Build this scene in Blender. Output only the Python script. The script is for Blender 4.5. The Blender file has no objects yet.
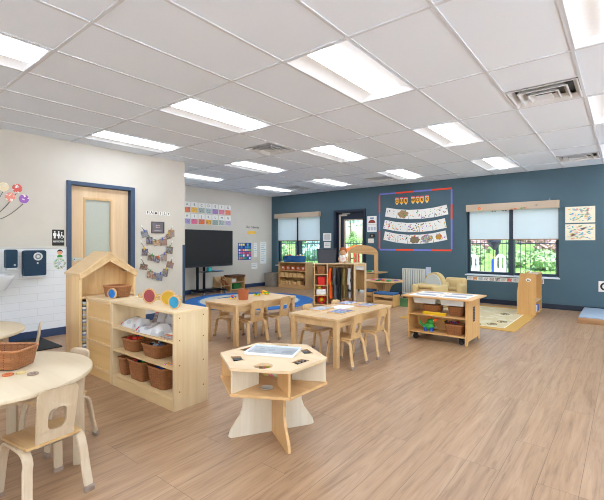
import bpy, bmesh, math, random
from mathutils import Vector, Matrix, geometry
random.seed(7)
scn = bpy.context.scene
COL = scn.collection
PI = math.pi
R = math.radians

# ------------------------------------------------------------------ materials
def lin(c):
    c = c / 255.0
    return c / 12.92 if c <= 0.04045 else ((c + 0.055) / 1.055) ** 2.4
def rgb(*c):
    return (lin(c[0]), lin(c[1]), lin(c[2]), 1.0)
MATS = {}
def new_mat(name):
    m = bpy.data.materials.new(name); m.use_nodes = True
    nt = m.node_tree
    return m, nt, nt.nodes['Principled BSDF']
def flat(name, c, rough=0.55, metal=0.0, spec=0.5, bump=0.0, bscale=60):
    if name in MATS: return MATS[name]
    m, nt, b = new_mat(name)
    tc = nt.nodes.new('ShaderNodeTexCoord'); n = nt.nodes.new('ShaderNodeTexNoise')
    n.inputs['Scale'].default_value = bscale; n.inputs['Detail'].default_value = 3
    nt.links.new(tc.outputs['Object'], n.inputs['Vector'])
    mx = nt.nodes.new('ShaderNodeMix'); mx.data_type = 'RGBA'
    c1 = rgb(*c); mx.inputs['A'].default_value = tuple(x * .93 for x in c1[:3]) + (1,)
    mx.inputs['B'].default_value = tuple(min(1, x * 1.06) for x in c1[:3]) + (1,)
    nt.links.new(n.outputs['Fac'], mx.inputs['Factor'])
    nt.links.new(mx.outputs['Result'], b.inputs['Base Color'])
    b.inputs['Roughness'].default_value = rough; b.inputs['Metallic'].default_value = metal
    b.inputs['Specular IOR Level'].default_value = spec
    if bump:
        bp = nt.nodes.new('ShaderNodeBump'); bp.inputs['Strength'].default_value = bump
        bp.inputs['Distance'].default_value = .01
        nt.links.new(n.outputs['Fac'], bp.inputs['Height']); nt.links.new(bp.outputs['Normal'], b.inputs['Normal'])
    MATS[name] = m
    return m
def wood(name, a, bcol, rough=0.42, axis=2, scale=7.0, stretch=0.06):
    """fine grain along one local axis"""
    if name in MATS: return MATS[name]
    m, nt, b = new_mat(name)
    tc = nt.nodes.new('ShaderNodeTexCoord'); mp = nt.nodes.new('ShaderNodeMapping')
    s = [1, 1, 1]; s[axis] = stretch
    mp.inputs['Scale'].default_value = [x * scale for x in s]
    nt.links.new(tc.outputs['Object'], mp.inputs['Vector'])
    n = nt.nodes.new('ShaderNodeTexNoise'); n.inputs['Scale'].default_value = 2.2
    n.inputs['Detail'].default_value = 5; n.inputs['Distortion'].default_value = 0.6
    nt.links.new(mp.outputs['Vector'], n.inputs['Vector'])
    n2 = nt.nodes.new('ShaderNodeTexNoise'); n2.inputs['Scale'].default_value = 14; n2.inputs['Detail'].default_value = 2
    nt.links.new(mp.outputs['Vector'], n2.inputs['Vector'])
    ad = nt.nodes.new('ShaderNodeMath'); ad.operation = 'MULTIPLY_ADD'; ad.inputs[1].default_value = 0.35; 
    nt.links.new(n2.outputs['Fac'], ad.inputs[0]); nt.links.new(n.outputs['Fac'], ad.inputs[2])
    rp = nt.nodes.new('ShaderNodeValToRGB')
    rp.color_ramp.elements[0].position = 0.42; rp.color_ramp.elements[0].color = rgb(*bcol)
    rp.color_ramp.elements[1].position = 0.85; rp.color_ramp.elements[1].color = rgb(*a)
    nt.links.new(ad.outputs[0], rp.inputs['Fac']); nt.links.new(rp.outputs['Color'], b.inputs['Base Color'])
    b.inputs['Roughness'].default_value = rough
    MATS[name] = m
    return m
def emit(name, c, s):
    if name in MATS: return MATS[name]
    m, nt, b = new_mat(name)
    b.inputs['Base Color'].default_value = rgb(*c)
    b.inputs['Emission Color'].default_value = rgb(*c); b.inputs['Emission Strength'].default_value = s
    MATS[name] = m
    return m
def glassy(name, tint=(235, 245, 250), refl=0.07):
    if name in MATS: return MATS[name]
    m, nt, b = new_mat(name)
    out = nt.nodes['Material Output']
    t = nt.nodes.new('ShaderNodeBsdfTransparent'); t.inputs['Color'].default_value = rgb(*tint)
    g = nt.nodes.new('ShaderNodeBsdfGlossy'); g.inputs['Roughness'].default_value = 0.02
    mx = nt.nodes.new('ShaderNodeMixShader'); mx.inputs['Fac'].default_value = refl
    nt.links.new(t.outputs[0], mx.inputs[1]); nt.links.new(g.outputs[0], mx.inputs[2])
    nt.links.new(mx.outputs[0], out.inputs['Surface'])
    MATS[name] = m
    return m
def shade_cloth(name, c):
    m, nt, b = new_mat(name)
    out = nt.nodes['Material Output']
    d = nt.nodes.new('ShaderNodeBsdfDiffuse'); d.inputs['Color'].default_value = rgb(*c)
    t = nt.nodes.new('ShaderNodeBsdfTranslucent'); t.inputs['Color'].default_value = rgb(*c)
    tc = nt.nodes.new('ShaderNodeTexCoord'); n = nt.nodes.new('ShaderNodeTexNoise'); n.inputs['Scale'].default_value = 250
    nt.links.new(tc.outputs['Object'], n.inputs['Vector'])
    bp = nt.nodes.new('ShaderNodeBump'); bp.inputs['Strength'].default_value = .1; bp.inputs['Distance'].default_value = .002
    nt.links.new(n.outputs['Fac'], bp.inputs['Height']); nt.links.new(bp.outputs['Normal'], d.inputs['Normal'])
    mx = nt.nodes.new('ShaderNodeMixShader'); mx.inputs['Fac'].default_value = 0.5
    nt.links.new(d.outputs[0], mx.inputs[1]); nt.links.new(t.outputs[0], mx.inputs[2])
    nt.links.new(mx.outputs[0], out.inputs['Surface'])
    MATS[name] = m
    return m
def wicker(name, a, bcol, scale=1.0):
    if name in MATS: return MATS[name]
    m, nt, b = new_mat(name)
    tc = nt.nodes.new('ShaderNodeTexCoord')
    bk = nt.nodes.new('ShaderNodeTexBrick')
    mp = nt.nodes.new('ShaderNodeMapping'); nt.links.new(tc.outputs['UV'], mp.inputs['Vector'])
    bk.inputs['Scale'].default_value = 60 * scale
    bk.inputs['Color1'].default_value = rgb(*a); bk.inputs['Color2'].default_value = rgb(*[int(x * .85) for x in a])
    bk.inputs['Mortar'].default_value = rgb(*bcol); bk.inputs['Mortar Size'].default_value = .035
    bk.inputs['Brick Width'].default_value = .9; bk.inputs['Row Height'].default_value = .42
    bk.inputs['Mortar Smooth'].default_value = .5
    nt.links.new(mp.outputs['Vector'], bk.inputs['Vector'])
    nt.links.new(bk.outputs['Color'], b.inputs['Base Color'])
    bp = nt.nodes.new('ShaderNodeBump'); bp.inputs['Strength'].default_value = .8; bp.inputs['Distance'].default_value = .004; bp.invert = True
    nt.links.new(bk.outputs['Fac'], bp.inputs['Height']); nt.links.new(bp.outputs['Normal'], b.inputs['Normal'])
    b.inputs['Roughness'].default_value = .6
    MATS[name] = m
    return m
def spotted(name, base, scale=16.0, amount=0.32, sat=1.0, tint=None, tintmix=0.0, seed=0.0, rough=.75):
    """paper with crayon marks: coloured cells of a Voronoi texture on a base colour"""
    if name in MATS: return MATS[name]
    m, nt, b = new_mat(name)
    tc = nt.nodes.new('ShaderNodeTexCoord'); mp = nt.nodes.new('ShaderNodeMapping')
    mp.inputs['Location'].default_value = (seed, seed * 1.7, seed * .6)
    nt.links.new(tc.outputs['Object'], mp.inputs['Vector'])
    ns = nt.nodes.new('ShaderNodeTexNoise'); ns.inputs['Scale'].default_value = scale * .8
    nt.links.new(mp.outputs['Vector'], ns.inputs['Vector'])
    va = nt.nodes.new('ShaderNodeVectorMath'); va.operation = 'MULTIPLY_ADD'; va.inputs[1].default_value = (.09,) * 3
    nt.links.new(ns.outputs['Color'], va.inputs[0]); nt.links.new(mp.outputs['Vector'], va.inputs[2])
    v = nt.nodes.new('ShaderNodeTexVoronoi'); v.inputs['Scale'].default_value = scale
    nt.links.new(va.outputs[0], v.inputs['Vector'])
    hs = nt.nodes.new('ShaderNodeHueSaturation'); hs.inputs['Saturation'].default_value = sat
    nt.links.new(v.outputs['Color'], hs.inputs['Color'])
    tm = nt.nodes.new('ShaderNodeMix'); tm.data_type = 'RGBA'; tm.inputs['Factor'].default_value = tintmix
    tm.inputs['B'].default_value = rgb(*(tint or base))
    nt.links.new(hs.outputs['Color'], tm.inputs['A'])
    lt = nt.nodes.new('ShaderNodeMath'); lt.operation = 'LESS_THAN'; lt.inputs[1].default_value = amount
    nt.links.new(v.outputs['Distance'], lt.inputs[0])
    mx = nt.nodes.new('ShaderNodeMix'); mx.data_type = 'RGBA'; mx.inputs['A'].default_value = rgb(*base)
    nt.links.new(lt.outputs[0], mx.inputs['Factor']); nt.links.new(tm.outputs['Result'], mx.inputs['B'])
    nt.links.new(mx.outputs['Result'], b.inputs['Base Color']); b.inputs['Roughness'].default_value = rough
    MATS[name] = m
    return m

# ------------------------------------------------------------------ mesh helper
class MB:
    def __init__(s): s.bm = bmesh.new(); s.uv = s.bm.loops.layers.uv.new('UVMap'); s.M = Matrix.Identity(4)
    def _v(s, p): return s.bm.verts.new(s.M @ Vector(p))
    def face(s, vs, mi=0):
        try:
            f = s.bm.faces.new(vs); f.material_index = mi; return f
        except ValueError: return None
    def box(s, c, d, bevel=0.0, rz=0.0, mi=0, M=None, seg=2):
        t = bmesh.new(); bmesh.ops.create_cube(t, size=1.0)
        for v in t.verts: v.co = Vector((v.co.x * d[0], v.co.y * d[1], v.co.z * d[2]))
        if bevel: bmesh.ops.bevel(t, geom=list(t.edges), offset=min(bevel, .45 * min(d)), segments=seg, profile=.5, affect='EDGES')
        X = s.M @ Matrix.Translation(Vector(c)) @ (M or Matrix.Rotation(rz, 4, 'Z'))
        mp = {v: s.bm.verts.new(X @ v.co) for v in t.verts}
        for f in t.faces: s.face([mp[v] for v in f.verts], mi)
        t.free()
    def span(s, x0, x1, y0, y1, z0, z1, bevel=0.0, mi=0):
        s.box(((x0 + x1) / 2, (y0 + y1) / 2, (z0 + z1) / 2), (abs(x1 - x0), abs(y1 - y0), abs(z1 - z0)), bevel, 0, mi)
    def prism(s, poly, a, b, plane='xy', holes=(), mi=0, fn=None):
        """extrude a 2-D outline (with holes) between a and b along the third axis"""
        def P(p, h):
            q = {'xy': (p[0], p[1], h), 'xz': (p[0], h, p[1]), 'yz': (h, p[0], p[1])}[plane]
            return fn(q) if fn else q
        loops = [list(poly)] + [list(h) for h in holes]
        flatv = [p for l in loops for p in l]
        tris = geometry.tessellate_polygon([[Vector((p[0], p[1], 0)) for p in l] for l in loops])
        A = [s._v(P(p, a)) for p in flatv]; B = [s._v(P(p, b)) for p in flatv]
        for t in tris:
            s.face([A[i] for i in t], mi); s.face([B[i] for i in reversed(t)], mi)
        k = 0
        for l in loops:
            n = len(l)
            for i in range(n): s.face([A[k + i], A[k + (i + 1) % n], B[k + (i + 1) % n], B[k + i]], mi)
            k += n
    def rings(s, rs, closed=True, caps=True, mi=0, uvs=False):
        V = [[s._v(p) for p in r] for r in rs]
        n = len(rs[0])
        for i in range(len(V) - 1):
            for j in range(n if closed else n - 1):
                f = s.face([V[i][j], V[i][(j + 1) % n], V[i + 1][(j + 1) % n], V[i + 1][j]], mi)
                if f and uvs:
                    for lp, (u, w) in zip(f.loops, [(j, i), (j + 1, i), (j + 1, i + 1), (j, i + 1)]): lp[s.uv].uv = uvs(u / n, w / (len(V) - 1))
        if caps:
            s.face(list(reversed(V[0])), mi); s.face(V[-1], mi)
    def cyl(s, p0, p1, r0, r1=None, n=16, mi=0, caps=True):
        p0, p1 = Vector(p0), Vector(p1); r1 = r0 if r1 is None else r1
        d = (p1 - p0).normalized(); a = d.orthogonal().normalized(); b = d.cross(a)
        s.rings([[p + (a * math.cos(2 * PI * k / n) + b * math.sin(2 * PI * k / n)) * r for k in range(n)] for p, r in ((p0, r0), (p1, r1))], caps=caps, mi=mi)
    def tube(s, pts, r, n=8, mi=0, closed=False):
        pts = [Vector(p) for p in pts]; rr = []; N = len(pts)
        a = None
        for i, p in enumerate(pts):
            t = (pts[(i + 1) % N] - pts[i - 1]) if closed else (pts[min(i + 1, N - 1)] - pts[max(i - 1, 0)])
            t.normalize()
            if a is None: a = t.orthogonal().normalized()
            a = (a - t * a.dot(t)).normalized(); b = t.cross(a)
            q = r(i / max(1, N - 1)) if callable(r) else r
            rr.append([p + (a * math.cos(2 * PI * k / n) + b * math.sin(2 * PI * k / n)) * q for k in range(n)])
        if closed: rr.append(rr[0])
        s.rings(rr, caps=not closed, mi=mi)
    def strip(s, pts, w, t, wd=(0, 1, 0), mi=0):
        """bent plywood strip: rectangle w x t swept along pts, width along wd"""
        pts = [Vector(p) for p in pts]; wd = Vector(wd); rr = []
        for i, p in enumerate(pts):
            tg = (pts[min(i + 1, len(pts) - 1)] - pts[max(i - 1, 0)]).normalized()
            n = tg.cross(wd).normalized(); u = n.cross(tg).normalized()
            ww = w(i / (len(pts) - 1)) if callable(w) else w
            c = .25 * t
            rr.append([p + u * x + n * y for x, y in [(-ww/2 + c, -t/2), (ww/2 - c, -t/2), (ww/2, -t/2 + c), (ww/2, t/2 - c), (ww/2 - c, t/2), (-ww/2 + c, t/2), (-ww/2, t/2 - c), (-ww/2, -t/2 + c)]])
        s.rings(rr, mi=mi)
    def lathe(s, prof, c=(0, 0, 0), n=24, mi=0, caps=True):
        s.rings([[(c[0] + r * math.cos(2 * PI * k / n), c[1] + r * math.sin(2 * PI * k / n), c[2] + z) for k in range(n)] for r, z in prof], mi=mi, caps=caps)
    def ball(s, c, r, n=12, mi=0):
        if not isinstance(r, (tuple, list)): r = (r, r, r)
        rs = []
        for i in range(1, n // 2 + 1):
            th = PI * (i - .5) / (n // 2)
            rs.append([(c[0] + r[0] * math.sin(th) * math.cos(2 * PI * k / n), c[1] + r[1] * math.sin(th) * math.sin(2 * PI * k / n), c[2] - r[2] * math.cos(th)) for k in range(n)])
        s.rings(rs, mi=mi)
    def build(s, name, mats, parent=None, smooth=True, angle=35):
        bmesh.ops.recalc_face_normals(s.bm, faces=list(s.bm.faces))
        me = bpy.data.meshes.new(name); s.bm.to_mesh(me); s.bm.free()
        for m in (mats if isinstance(mats, (list, tuple)) else [mats]): me.materials.append(m)
        if smooth:
            me.polygons.foreach_set('use_smooth', [True] * len(me.polygons)); me.set_sharp_from_angle(angle=R(angle))
        o = bpy.data.objects.new(name, me); COL.objects.link(o)
        if parent: o.parent = parent
        return o
def rrect(w, h, r, n=5, cx=0, cy=0):
    pts = []
    for sx, sy, a0 in ((1, 1, 0), (-1, 1, 90), (-1, -1, 180), (1, -1, 270)):
        for k in range(n + 1):
            a = R(a0 + 90 * k / n)
            pts.append((cx + sx * (w / 2 - r) + r * math.cos(a), cy + sy * (h / 2 - r) + r * math.sin(a)))
    return pts
def circ(r, n=32, cx=0, cy=0, sx=1, sy=1): return [(cx + sx * r * math.cos(2 * PI * k / n), cy + sy * r * math.sin(2 * PI * k / n)) for k in range(n)]
def tag(o, label, cat, group=None, kind=None):
    o['label'] = label; o['category'] = cat
    if group: o['group'] = group
    if kind: o['kind'] = kind
    return o
def thing(name, label, cat, loc=(0, 0, 0), rz=0.0, group=None):
    o = bpy.data.objects.new(name, None); COL.objects.link(o); o.location = loc; o.rotation_euler = (0, 0, rz)
    o.empty_display_size = .05
    return tag(o, label, cat, group)
def struct(o, label=None, cat=None):
    o['kind'] = 'structure'
    if label: o['label'] = label
    if cat: o['category'] = cat
    return o
KIDS = {}
def copy_tree(o, loc, rz=0.0, label=None, group=None):
    def kids(p): return [c for c in bpy.data.objects if c.parent == p]
    c = o.copy(); COL.objects.link(c); c.location = loc; c.rotation_euler = (0, 0, rz)
    if label: c['label'] = label
    if group: c['group'] = group
    for a in kids(o):
        d = a.copy(); COL.objects.link(d); d.parent = c
        for e in kids(a):
            f = e.copy(); COL.objects.link(f); f.parent = d
    return c
def text_mesh(body, size, name, mat, parent, M, extrude=.0008, bold=.022):
    cu = bpy.data.curves.new(name, 'FONT'); cu.body = body; cu.size = size; cu.extrude = extrude
    cu.align_x = 'CENTER'; cu.align_y = 'CENTER'; cu.resolution_u = 3; cu.offset = bold * size
    t = bpy.data.objects.new(name, cu); COL.objects.link(t)
    bpy.context.view_layer.update()
    me = bpy.data.meshes.new_from_object(t.evaluated_get(bpy.context.evaluated_depsgraph_get()))
    COL.objects.unlink(t); bpy.data.objects.remove(t)
    me.transform(M); me.materials.clear(); me.materials.append(mat); me.name = name
    o = bpy.data.objects.new(name, me); COL.objects.link(o); o.parent = parent
    return o
def basis(ex, ey, ez, loc=(0, 0, 0)):
    m = Matrix((ex, ey, ez)).transposed().to_4x4(); m.translation = Vector(loc); return m
ON_EAST = lambda loc: basis((0, 1, 0), (0, 0, 1), (1, 0, 0), loc)     # text on a wall that faces +X
ON_SOUTH = lambda loc: basis((1, 0, 0), (0, 0, 1), (0, -1, 0), loc)   # text on a wall that faces -Y
ORD = ['first', 'second', 'third', 'fourth', 'fifth', 'sixth', 'seventh', 'eighth', 'ninth', 'tenth']

# ------------------------------------------------------------------ palette
BIRCH = wood('birch', (218, 184, 138), (200, 160, 112), axis=0)
BIRCHY = wood('birch_y', (218, 184, 138), (200, 160, 112), axis=1)
BIRCHZ = wood('birch_z', (212, 174, 126), (194, 152, 104), axis=2)
PALE = wood('pale_ply', (216, 190, 152), (202, 170, 128), axis=2)
PALETOP = wood('pale_ply_top', (210, 190, 160), (200, 178, 146), axis=0, scale=3)
MAPLE = wood('maple', (214, 170, 116), (198, 150, 96), axis=2)
MAPLEX = wood('maple_x', (214, 172, 120), (198, 152, 100), axis=0)
HONEY = wood('honey', (206, 160, 100), (192, 142, 84), axis=2)
EDGE = wood('ply_edge', (190, 142, 92), (160, 112, 68), axis=0)
BENT = wood('bent_ply', (210, 172, 122), (192, 148, 98), axis=2)
BENTPALE = wood('bent_ply_pale', (206, 184, 156), (190, 164, 134), axis=2)
SEATW = wood('seat_ply', (210, 172, 120), (192, 148, 94), axis=0)
FOOTG = flat('foot_grey', (150, 128, 112), .7)
WICK = wicker('wicker_brown', (178, 114, 66), (98, 54, 28))
WICKG = wicker('wicker_grey', (160, 150, 138), (84, 76, 68))
RIM = wood('wicker_rim', (186, 122, 74), (140, 84, 46), axis=2, scale=60, stretch=1)
RIMG = wood('grey_rim', (166, 156, 144), (120, 110, 100), axis=2, scale=60, stretch=1)
WHITE = flat('white_paint', (232, 232, 230), .5)
WPLAST = flat('white_plastic', (226, 228, 230), .35)
PAPER = flat('paper', (236, 233, 228), .8)
BLACK = flat('black_plastic', (24, 25, 28), .4)
BLACKM = flat('black_metal', (30, 32, 36), .35, .6)
SCREEN = flat('tv_screen', (46, 46, 47), .6, spec=.2)
NAVY = flat('navy_paint', (38, 52, 78), .45)
NAVYF = flat('navy_frame', (52, 72, 100), .45)
DNAVY = flat('dark_navy', (24, 34, 52), .4)
STEEL = flat('steel', (190, 192, 195), .3, .9)
BLUEW = flat('blue_wall', (66, 92, 104), .6, bscale=3)
BEIGE = flat('beige_wall', (207, 199, 188), .7, bscale=3)
TEALB = flat('teal_box', (40, 168, 170), .5)
BLUEC = flat('blue_cushion', (38, 84, 132), .6)
BLUEBAG = flat('blue_bag', (30, 92, 150), .7, bump=.2)
RED = flat('toy_red', (214, 40, 34), .4); GREEN = flat('toy_green', (44, 146, 52), .4); YELL = flat('toy_yellow', (240, 196, 30), .4)
BLUE = flat('toy_blue', (34, 84, 190), .4); ORANGE = flat('toy_orange', (240, 106, 30), .45); PURP = flat('toy_purple', (146, 96, 190), .45)
PINK = flat('toy_pink', (230, 120, 160), .5); CYAN = flat('toy_cyan', (50, 160, 200), .4); TERRA = flat('terracotta', (196, 106, 62), .6)
SAND = flat('sand_fabric', (206, 178, 126), .8, bump=.15); GREYF = flat('grey_fabric', (186, 190, 188), .85, bump=.2)
GBIN = flat('charcoal_bin', (70, 72, 82), .8, bump=.3)
CAR = [RED, GREEN, YELL, BLUE, ORANGE, PURP]

# ------------------------------------------------------------------ room constants (metres; the blue wall faces -Y, the tan walls face +X)
H = 2.72
XW, XT, YB, YC = -6.161, -8.56, 9.175, 4.33     # tan wall with the door, wall behind the television, blue wall, tan corner
XR, YF = 3.2, -4.2
T = .6096; GX, GY = -2.14, 2.427                # ceiling grid pitch and origin

# floor
def floor_mat():
    m, nt, b = new_mat('plank_floor')
    tc = nt.nodes.new('ShaderNodeTexCoord'); mp = nt.nodes.new('ShaderNodeMapping')
    mp.inputs['Rotation'].default_value = (0, 0, R(90))
    nt.links.new(tc.outputs['Object'], mp.inputs['Vector'])
    bk = nt.nodes.new('ShaderNodeTexBrick'); bk.inputs['Scale'].default_value = 1
    bk.inputs['Brick Width'].default_value = 1.22; bk.inputs['Row Height'].default_value = .182
    bk.inputs['Mortar Size'].default_value = .0012; bk.offset = .37; bk.offset_frequency = 3
    bk.inputs['Color1'].default_value = (0, 0, 0, 1); bk.inputs['Color2'].default_value = (1, 1, 1, 1); bk.inputs['Mortar'].default_value = (.5, .5, .5, 1)
    bk.inputs['Bias'].default_value = 0
    nt.links.new(mp.outputs['Vector'], bk.inputs['Vector'])
    # per-plank shift of the grain
    sc = nt.nodes.new('ShaderNodeVectorMath'); sc.operation = 'MULTIPLY_ADD'; sc.inputs[1].default_value = (7, 3, 0)
    nt.links.new(bk.outputs['Color'], sc.inputs[0]); nt.links.new(tc.outputs['Object'], sc.inputs[2])
    gm = nt.nodes.new('ShaderNodeMapping'); gm.inputs['Scale'].default_value = (10, .62, 1)
    nt.links.new(sc.outputs[0], gm.inputs['Vector'])
    n1 = nt.nodes.new('ShaderNodeTexNoise'); n1.inputs['Scale'].default_value = 1.3; n1.inputs['Detail'].default_value = 8; n1.inputs['Roughness'].default_value = .68; n1.inputs['Distortion'].default_value = 1.6
    nt.links.new(gm.outputs['Vector'], n1.inputs['Vector'])
    n2 = nt.nodes.new('ShaderNodeTexNoise'); n2.inputs['Scale'].default_value = 5.5; n2.inputs['Detail'].default_value = 6; n2.inputs['Distortion'].default_value = 1.2
    nt.links.new(gm.outputs['Vector'], n2.inputs['Vector'])
    r1 = nt.nodes.new('ShaderNodeValToRGB'); e = r1.color_ramp.elements
    e[0].position = .25; e[0].color = rgb(127, 94, 67); e[1].position = .72; e[1].color = rgb(186, 152, 119)
    k = e.new(.45); k.color = rgb(168, 132, 99)
    nt.links.new(n1.outputs['Fac'], r1.inputs['Fac'])
    m2 = nt.nodes.new('ShaderNodeMix'); m2.data_type = 'RGBA'; m2.blend_type = 'MULTIPLY'; m2.inputs['Factor'].default_value = .3
    r2 = nt.nodes.new('ShaderNodeValToRGB'); r2.color_ramp.elements[0].position = .3; r2.color_ramp.elements[0].color = (.34, .28, .23, 1); r2.color_ramp.elements[1].position = .5
    nt.links.new(n2.outputs['Fac'], r2.inputs['Fac']); nt.links.new(r1.outputs['Color'], m2.inputs['A']); nt.links.new(r2.outputs['Color'], m2.inputs['B'])
    m3 = nt.nodes.new('ShaderNodeMix'); m3.data_type = 'RGBA'; m3.blend_type = 'MULTIPLY'; m3.inputs['Factor'].default_value = 1
    r3 = nt.nodes.new('ShaderNodeValToRGB'); r3.color_ramp.elements[0].color = (.93, .925, .92, 1); r3.color_ramp.elements[1].color = (1.0, 1.0, 1.0, 1)
    nt.links.new(bk.outputs['Color'], r3.inputs['Fac']); nt.links.new(m2.outputs['Result'], m3.inputs['A']); nt.links.new(r3.outputs['Color'], m3.inputs['B'])
    m4 = nt.nodes.new('ShaderNodeMix'); m4.data_type = 'RGBA'; m4.inputs['B'].default_value = rgb(112, 84, 64)
    nt.links.new(bk.outputs['Fac'], m4.inputs['Factor']); nt.links.new(m3.outputs['Result'], m4.inputs['A'])
    nt.links.new(m4.outputs['Result'], b.inputs['Base Color'])
    b.inputs['Roughness'].default_value = .38
    bp = nt.nodes.new('ShaderNodeBump'); bp.inputs['Strength'].default_value = .12; bp.inputs['Distance'].default_value = .003
    nt.links.new(n1.outputs['Fac'], bp.inputs['Height']); nt.links.new(bp.outputs['Normal'], b.inputs['Normal'])
    return m
b = MB(); b.span(XT - .2, XR + .2, YF - .2, YB + .2, -.1, 0); struct(b.build('floor', floor_mat(), smooth=False), 'light oak plank floor', 'floor')

# ceiling: one tile per grid cell, open where fixtures sit, T-bars below
def ceil_mat():
    m, nt, b = new_mat('ceiling_tile')
    tc = nt.nodes.new('ShaderNodeTexCoord'); n = nt.nodes.new('ShaderNodeTexNoise'); n.inputs['Scale'].default_value = 90; n.inputs['Detail'].default_value = 4
    nt.links.new(tc.outputs['Object'], n.inputs['Vector'])
    rp = nt.nodes.new('ShaderNodeValToRGB'); rp.color_ramp.elements[0].color = rgb(228, 237, 248); rp.color_ramp.elements[1].color = rgb(234, 243, 253)
    nt.links.new(n.outputs['Fac'], rp.inputs['Fac']); nt.links.new(rp.outputs['Color'], b.inputs['Base Color'])
    bp = nt.nodes.new('ShaderNodeBump'); bp.inputs['Strength'].default_value = .15; bp.inputs['Distance'].default_value = .004
    nt.links.new(n.outputs['Fac'], bp.inputs['Height']); nt.links.new(bp.outputs['Normal'], b.inputs['Normal'])
    b.inputs['Roughness'].default_value = .95; b.inputs['Specular IOR Level'].default_value = .1
    return m
LIGHTS = [(c, r) for c in (-9, -6, -3, 0, 3) for r in (0, 4, 8) if not (c == -9 and r == 0)] + [(c, -4) for c in (-3, 0, 3)] + [(c, -8) for c in (-3, 0, 3)] + [(6, 0), (6, 4), (6, 8)]
VENTS = [(2, 3), (-4, 3), (-4, 9), (-8, 9), (2, 9)]
skip = set()
for c, r in LIGHTS: skip.add((c, r)); skip.add((c, r + 1))
for c, r in VENTS: skip.add((c, r))
b = MB()
for i in range(-11, 10):
    for j in range(-11, 12):
        if (i, j) in skip: continue
        x0, x1, y0, y1 = GX + i * T, GX + (i + 1) * T, GY + j * T, GY + (j + 1) * T
        x0, x1, y0, y1 = max(x0, XT - .1), min(x1, XR + .1), max(y0, YF - .1), min(y1, YB + .1)
        if x1 <= x0 or y1 <= y0: continue
        b.span(x0, x1, y0, y1, H + .004, H + .02)
ce = b.build('ceiling', ceil_mat(), smooth=False); struct(ce, 'white suspended tile ceiling', 'ceiling')
TBAR = flat('tbar_white', (212, 217, 224), .9, spec=.05)
b = MB()
for i in range(-10, 10):
    x = GX + i * T
    if XT < x < XR: b.span(x - .012, x + .012, YF, YB, H - .002, H + .012)
for j in range(-10, 12, 2):
    y = GY + j * T
    if YF < y < YB: b.span(XT, XR, y - .012, y + .012, H - .0025, H + .012)
o = b.build('ceiling_grid', TBAR, ce, smooth=False)
b = MB(); b.span(XT - .3, XR + .3, YF - .3, YB + .3, H + .3, H + .5); struct(b.build('ceiling_deck', WHITE, smooth=False), 'roof deck above the suspended ceiling', 'ceiling')

# fixtures
LENS = emit('lamp_lens', (228, 242, 255), 24.0)
LENSIDE = emit('lamp_lens_side', (240, 248, 255), 2.0)
PAN = flat('lamp_pan', (240, 240, 240), .45)
ROWN = {8: 'row by the blue wall', 4: 'second row from blue wall', 0: 'third row from blue wall', -4: 'fourth row from blue wall', -8: 'row behind the viewpoint'}
COLN = {-9: 'at the television end', -6: 'in the garland wall column', -3: 'in the wooden house column', 0: 'in the hexagonal table column', 3: 'in the column right of the big vent', 6: 'far right of the room'}
def make_light():
    t = thing('ceiling_light', 'x', 'ceiling light')
    b = MB(); w, l = T, 2 * T
    b.prism([(-w/2+.012, -l/2+.012), (w/2-.012, -l/2+.012), (w/2-.012, l/2-.012), (-w/2+.012, l/2-.012)], -.004, .02, holes=[[(-.285, -.588), (.285, -.588), (.285, .588), (-.285, .588)]])
    b.build('trim_frame', TBAR, t, smooth=False)
    b = MB()     # reflector pan: two sloped wings, ends
    prof = [(-.285, 0), (-.27, .012), (-.2, .05), (-.11, .07), (.11, .07), (.2, .05), (.27, .012), (.285, 0)]
    b.rings([[(x, y, z) for x, z in prof] + [(x, y, z + .01) for x, z in reversed(prof)] for y in (-.59, .59)])
    for y in (-.586, .586): b.box((0, y, .04), (.57, .004, .08))
    b.build('reflector', PAN, t)
    b = MB()     # centre basket: bright prismatic underside, dimmer upright sides
    ar = [(.085 * math.cos(PI * k / 8), .004 - .007 * math.sin(PI * k / 8)) for k in range(9)]
    rs = [[(x, y, z) for x, z in ar] for y in (-.575, .575)]
    V = [[b._v(p) for p in r_] for r_ in rs]
    for j in range(8): b.face([V[0][j], V[0][j + 1], V[1][j + 1], V[1][j]], 0)
    for s_ in (-1, 1):
        b.face([b._v((s_ * .085, -.575, .004)), b._v((s_ * .085, .575, .004)), b._v((s_ * .1, .575, .068)), b._v((s_ * .1, -.575, .068))], 1)
    b.build('lens', [LENS, LENSIDE], t)
    return t
proto = make_light(); first = True
for c, r in LIGHTS:
    lab = 'white troffer light %s, %s' % (COLN[c], ROWN[r])
    loc = (GX + (c + .5) * T, GY + (r + 1) * T, H)
    g = 'recessed ceiling lights'
    if r == -8 or (r == -4 and c in (0, 3)) or c == 6: lab, g = 'white troffer light out of the photo beyond its edges', 'ceiling lights outside the photo'
    if first: proto.location = loc; proto['label'] = lab; proto['group'] = g; first = False
    else: copy_tree(proto, loc, 0, lab, g)
def make_vent():
    t = thing('ceiling_vent', 'x', 'air vent')
    w = T - .03
    for k, (a, z) in enumerate(((w, -.004), (w * .72, -.012), (w * .46, -.02))):
        b = MB(); i = a - .09
        # each louver is a sloped square ring
        rs = []
        for s_, zz in ((a / 2, z), (i / 2, z + .045), (i / 2 - .004, z + .045), (a / 2 - .012, z - .003)):
            rs.append([(-s_, -s_, zz), (s_, -s_, zz), (s_, s_, zz), (-s_, s_, zz)])
        b.rings(rs + [rs[0]], caps=False)
        b.build('louver', WPLAST, t, smooth=False)
    b = MB(); b.box((0, 0, -.018), (.14, .14, .006), .002); b.build('center_plate', WPLAST, t, smooth=False)
    b = MB(); b.box((0, 0, .07), (w, w, .01)); b.build('duct', BLACK, t, smooth=False)
    return t
proto = make_vent()
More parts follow.
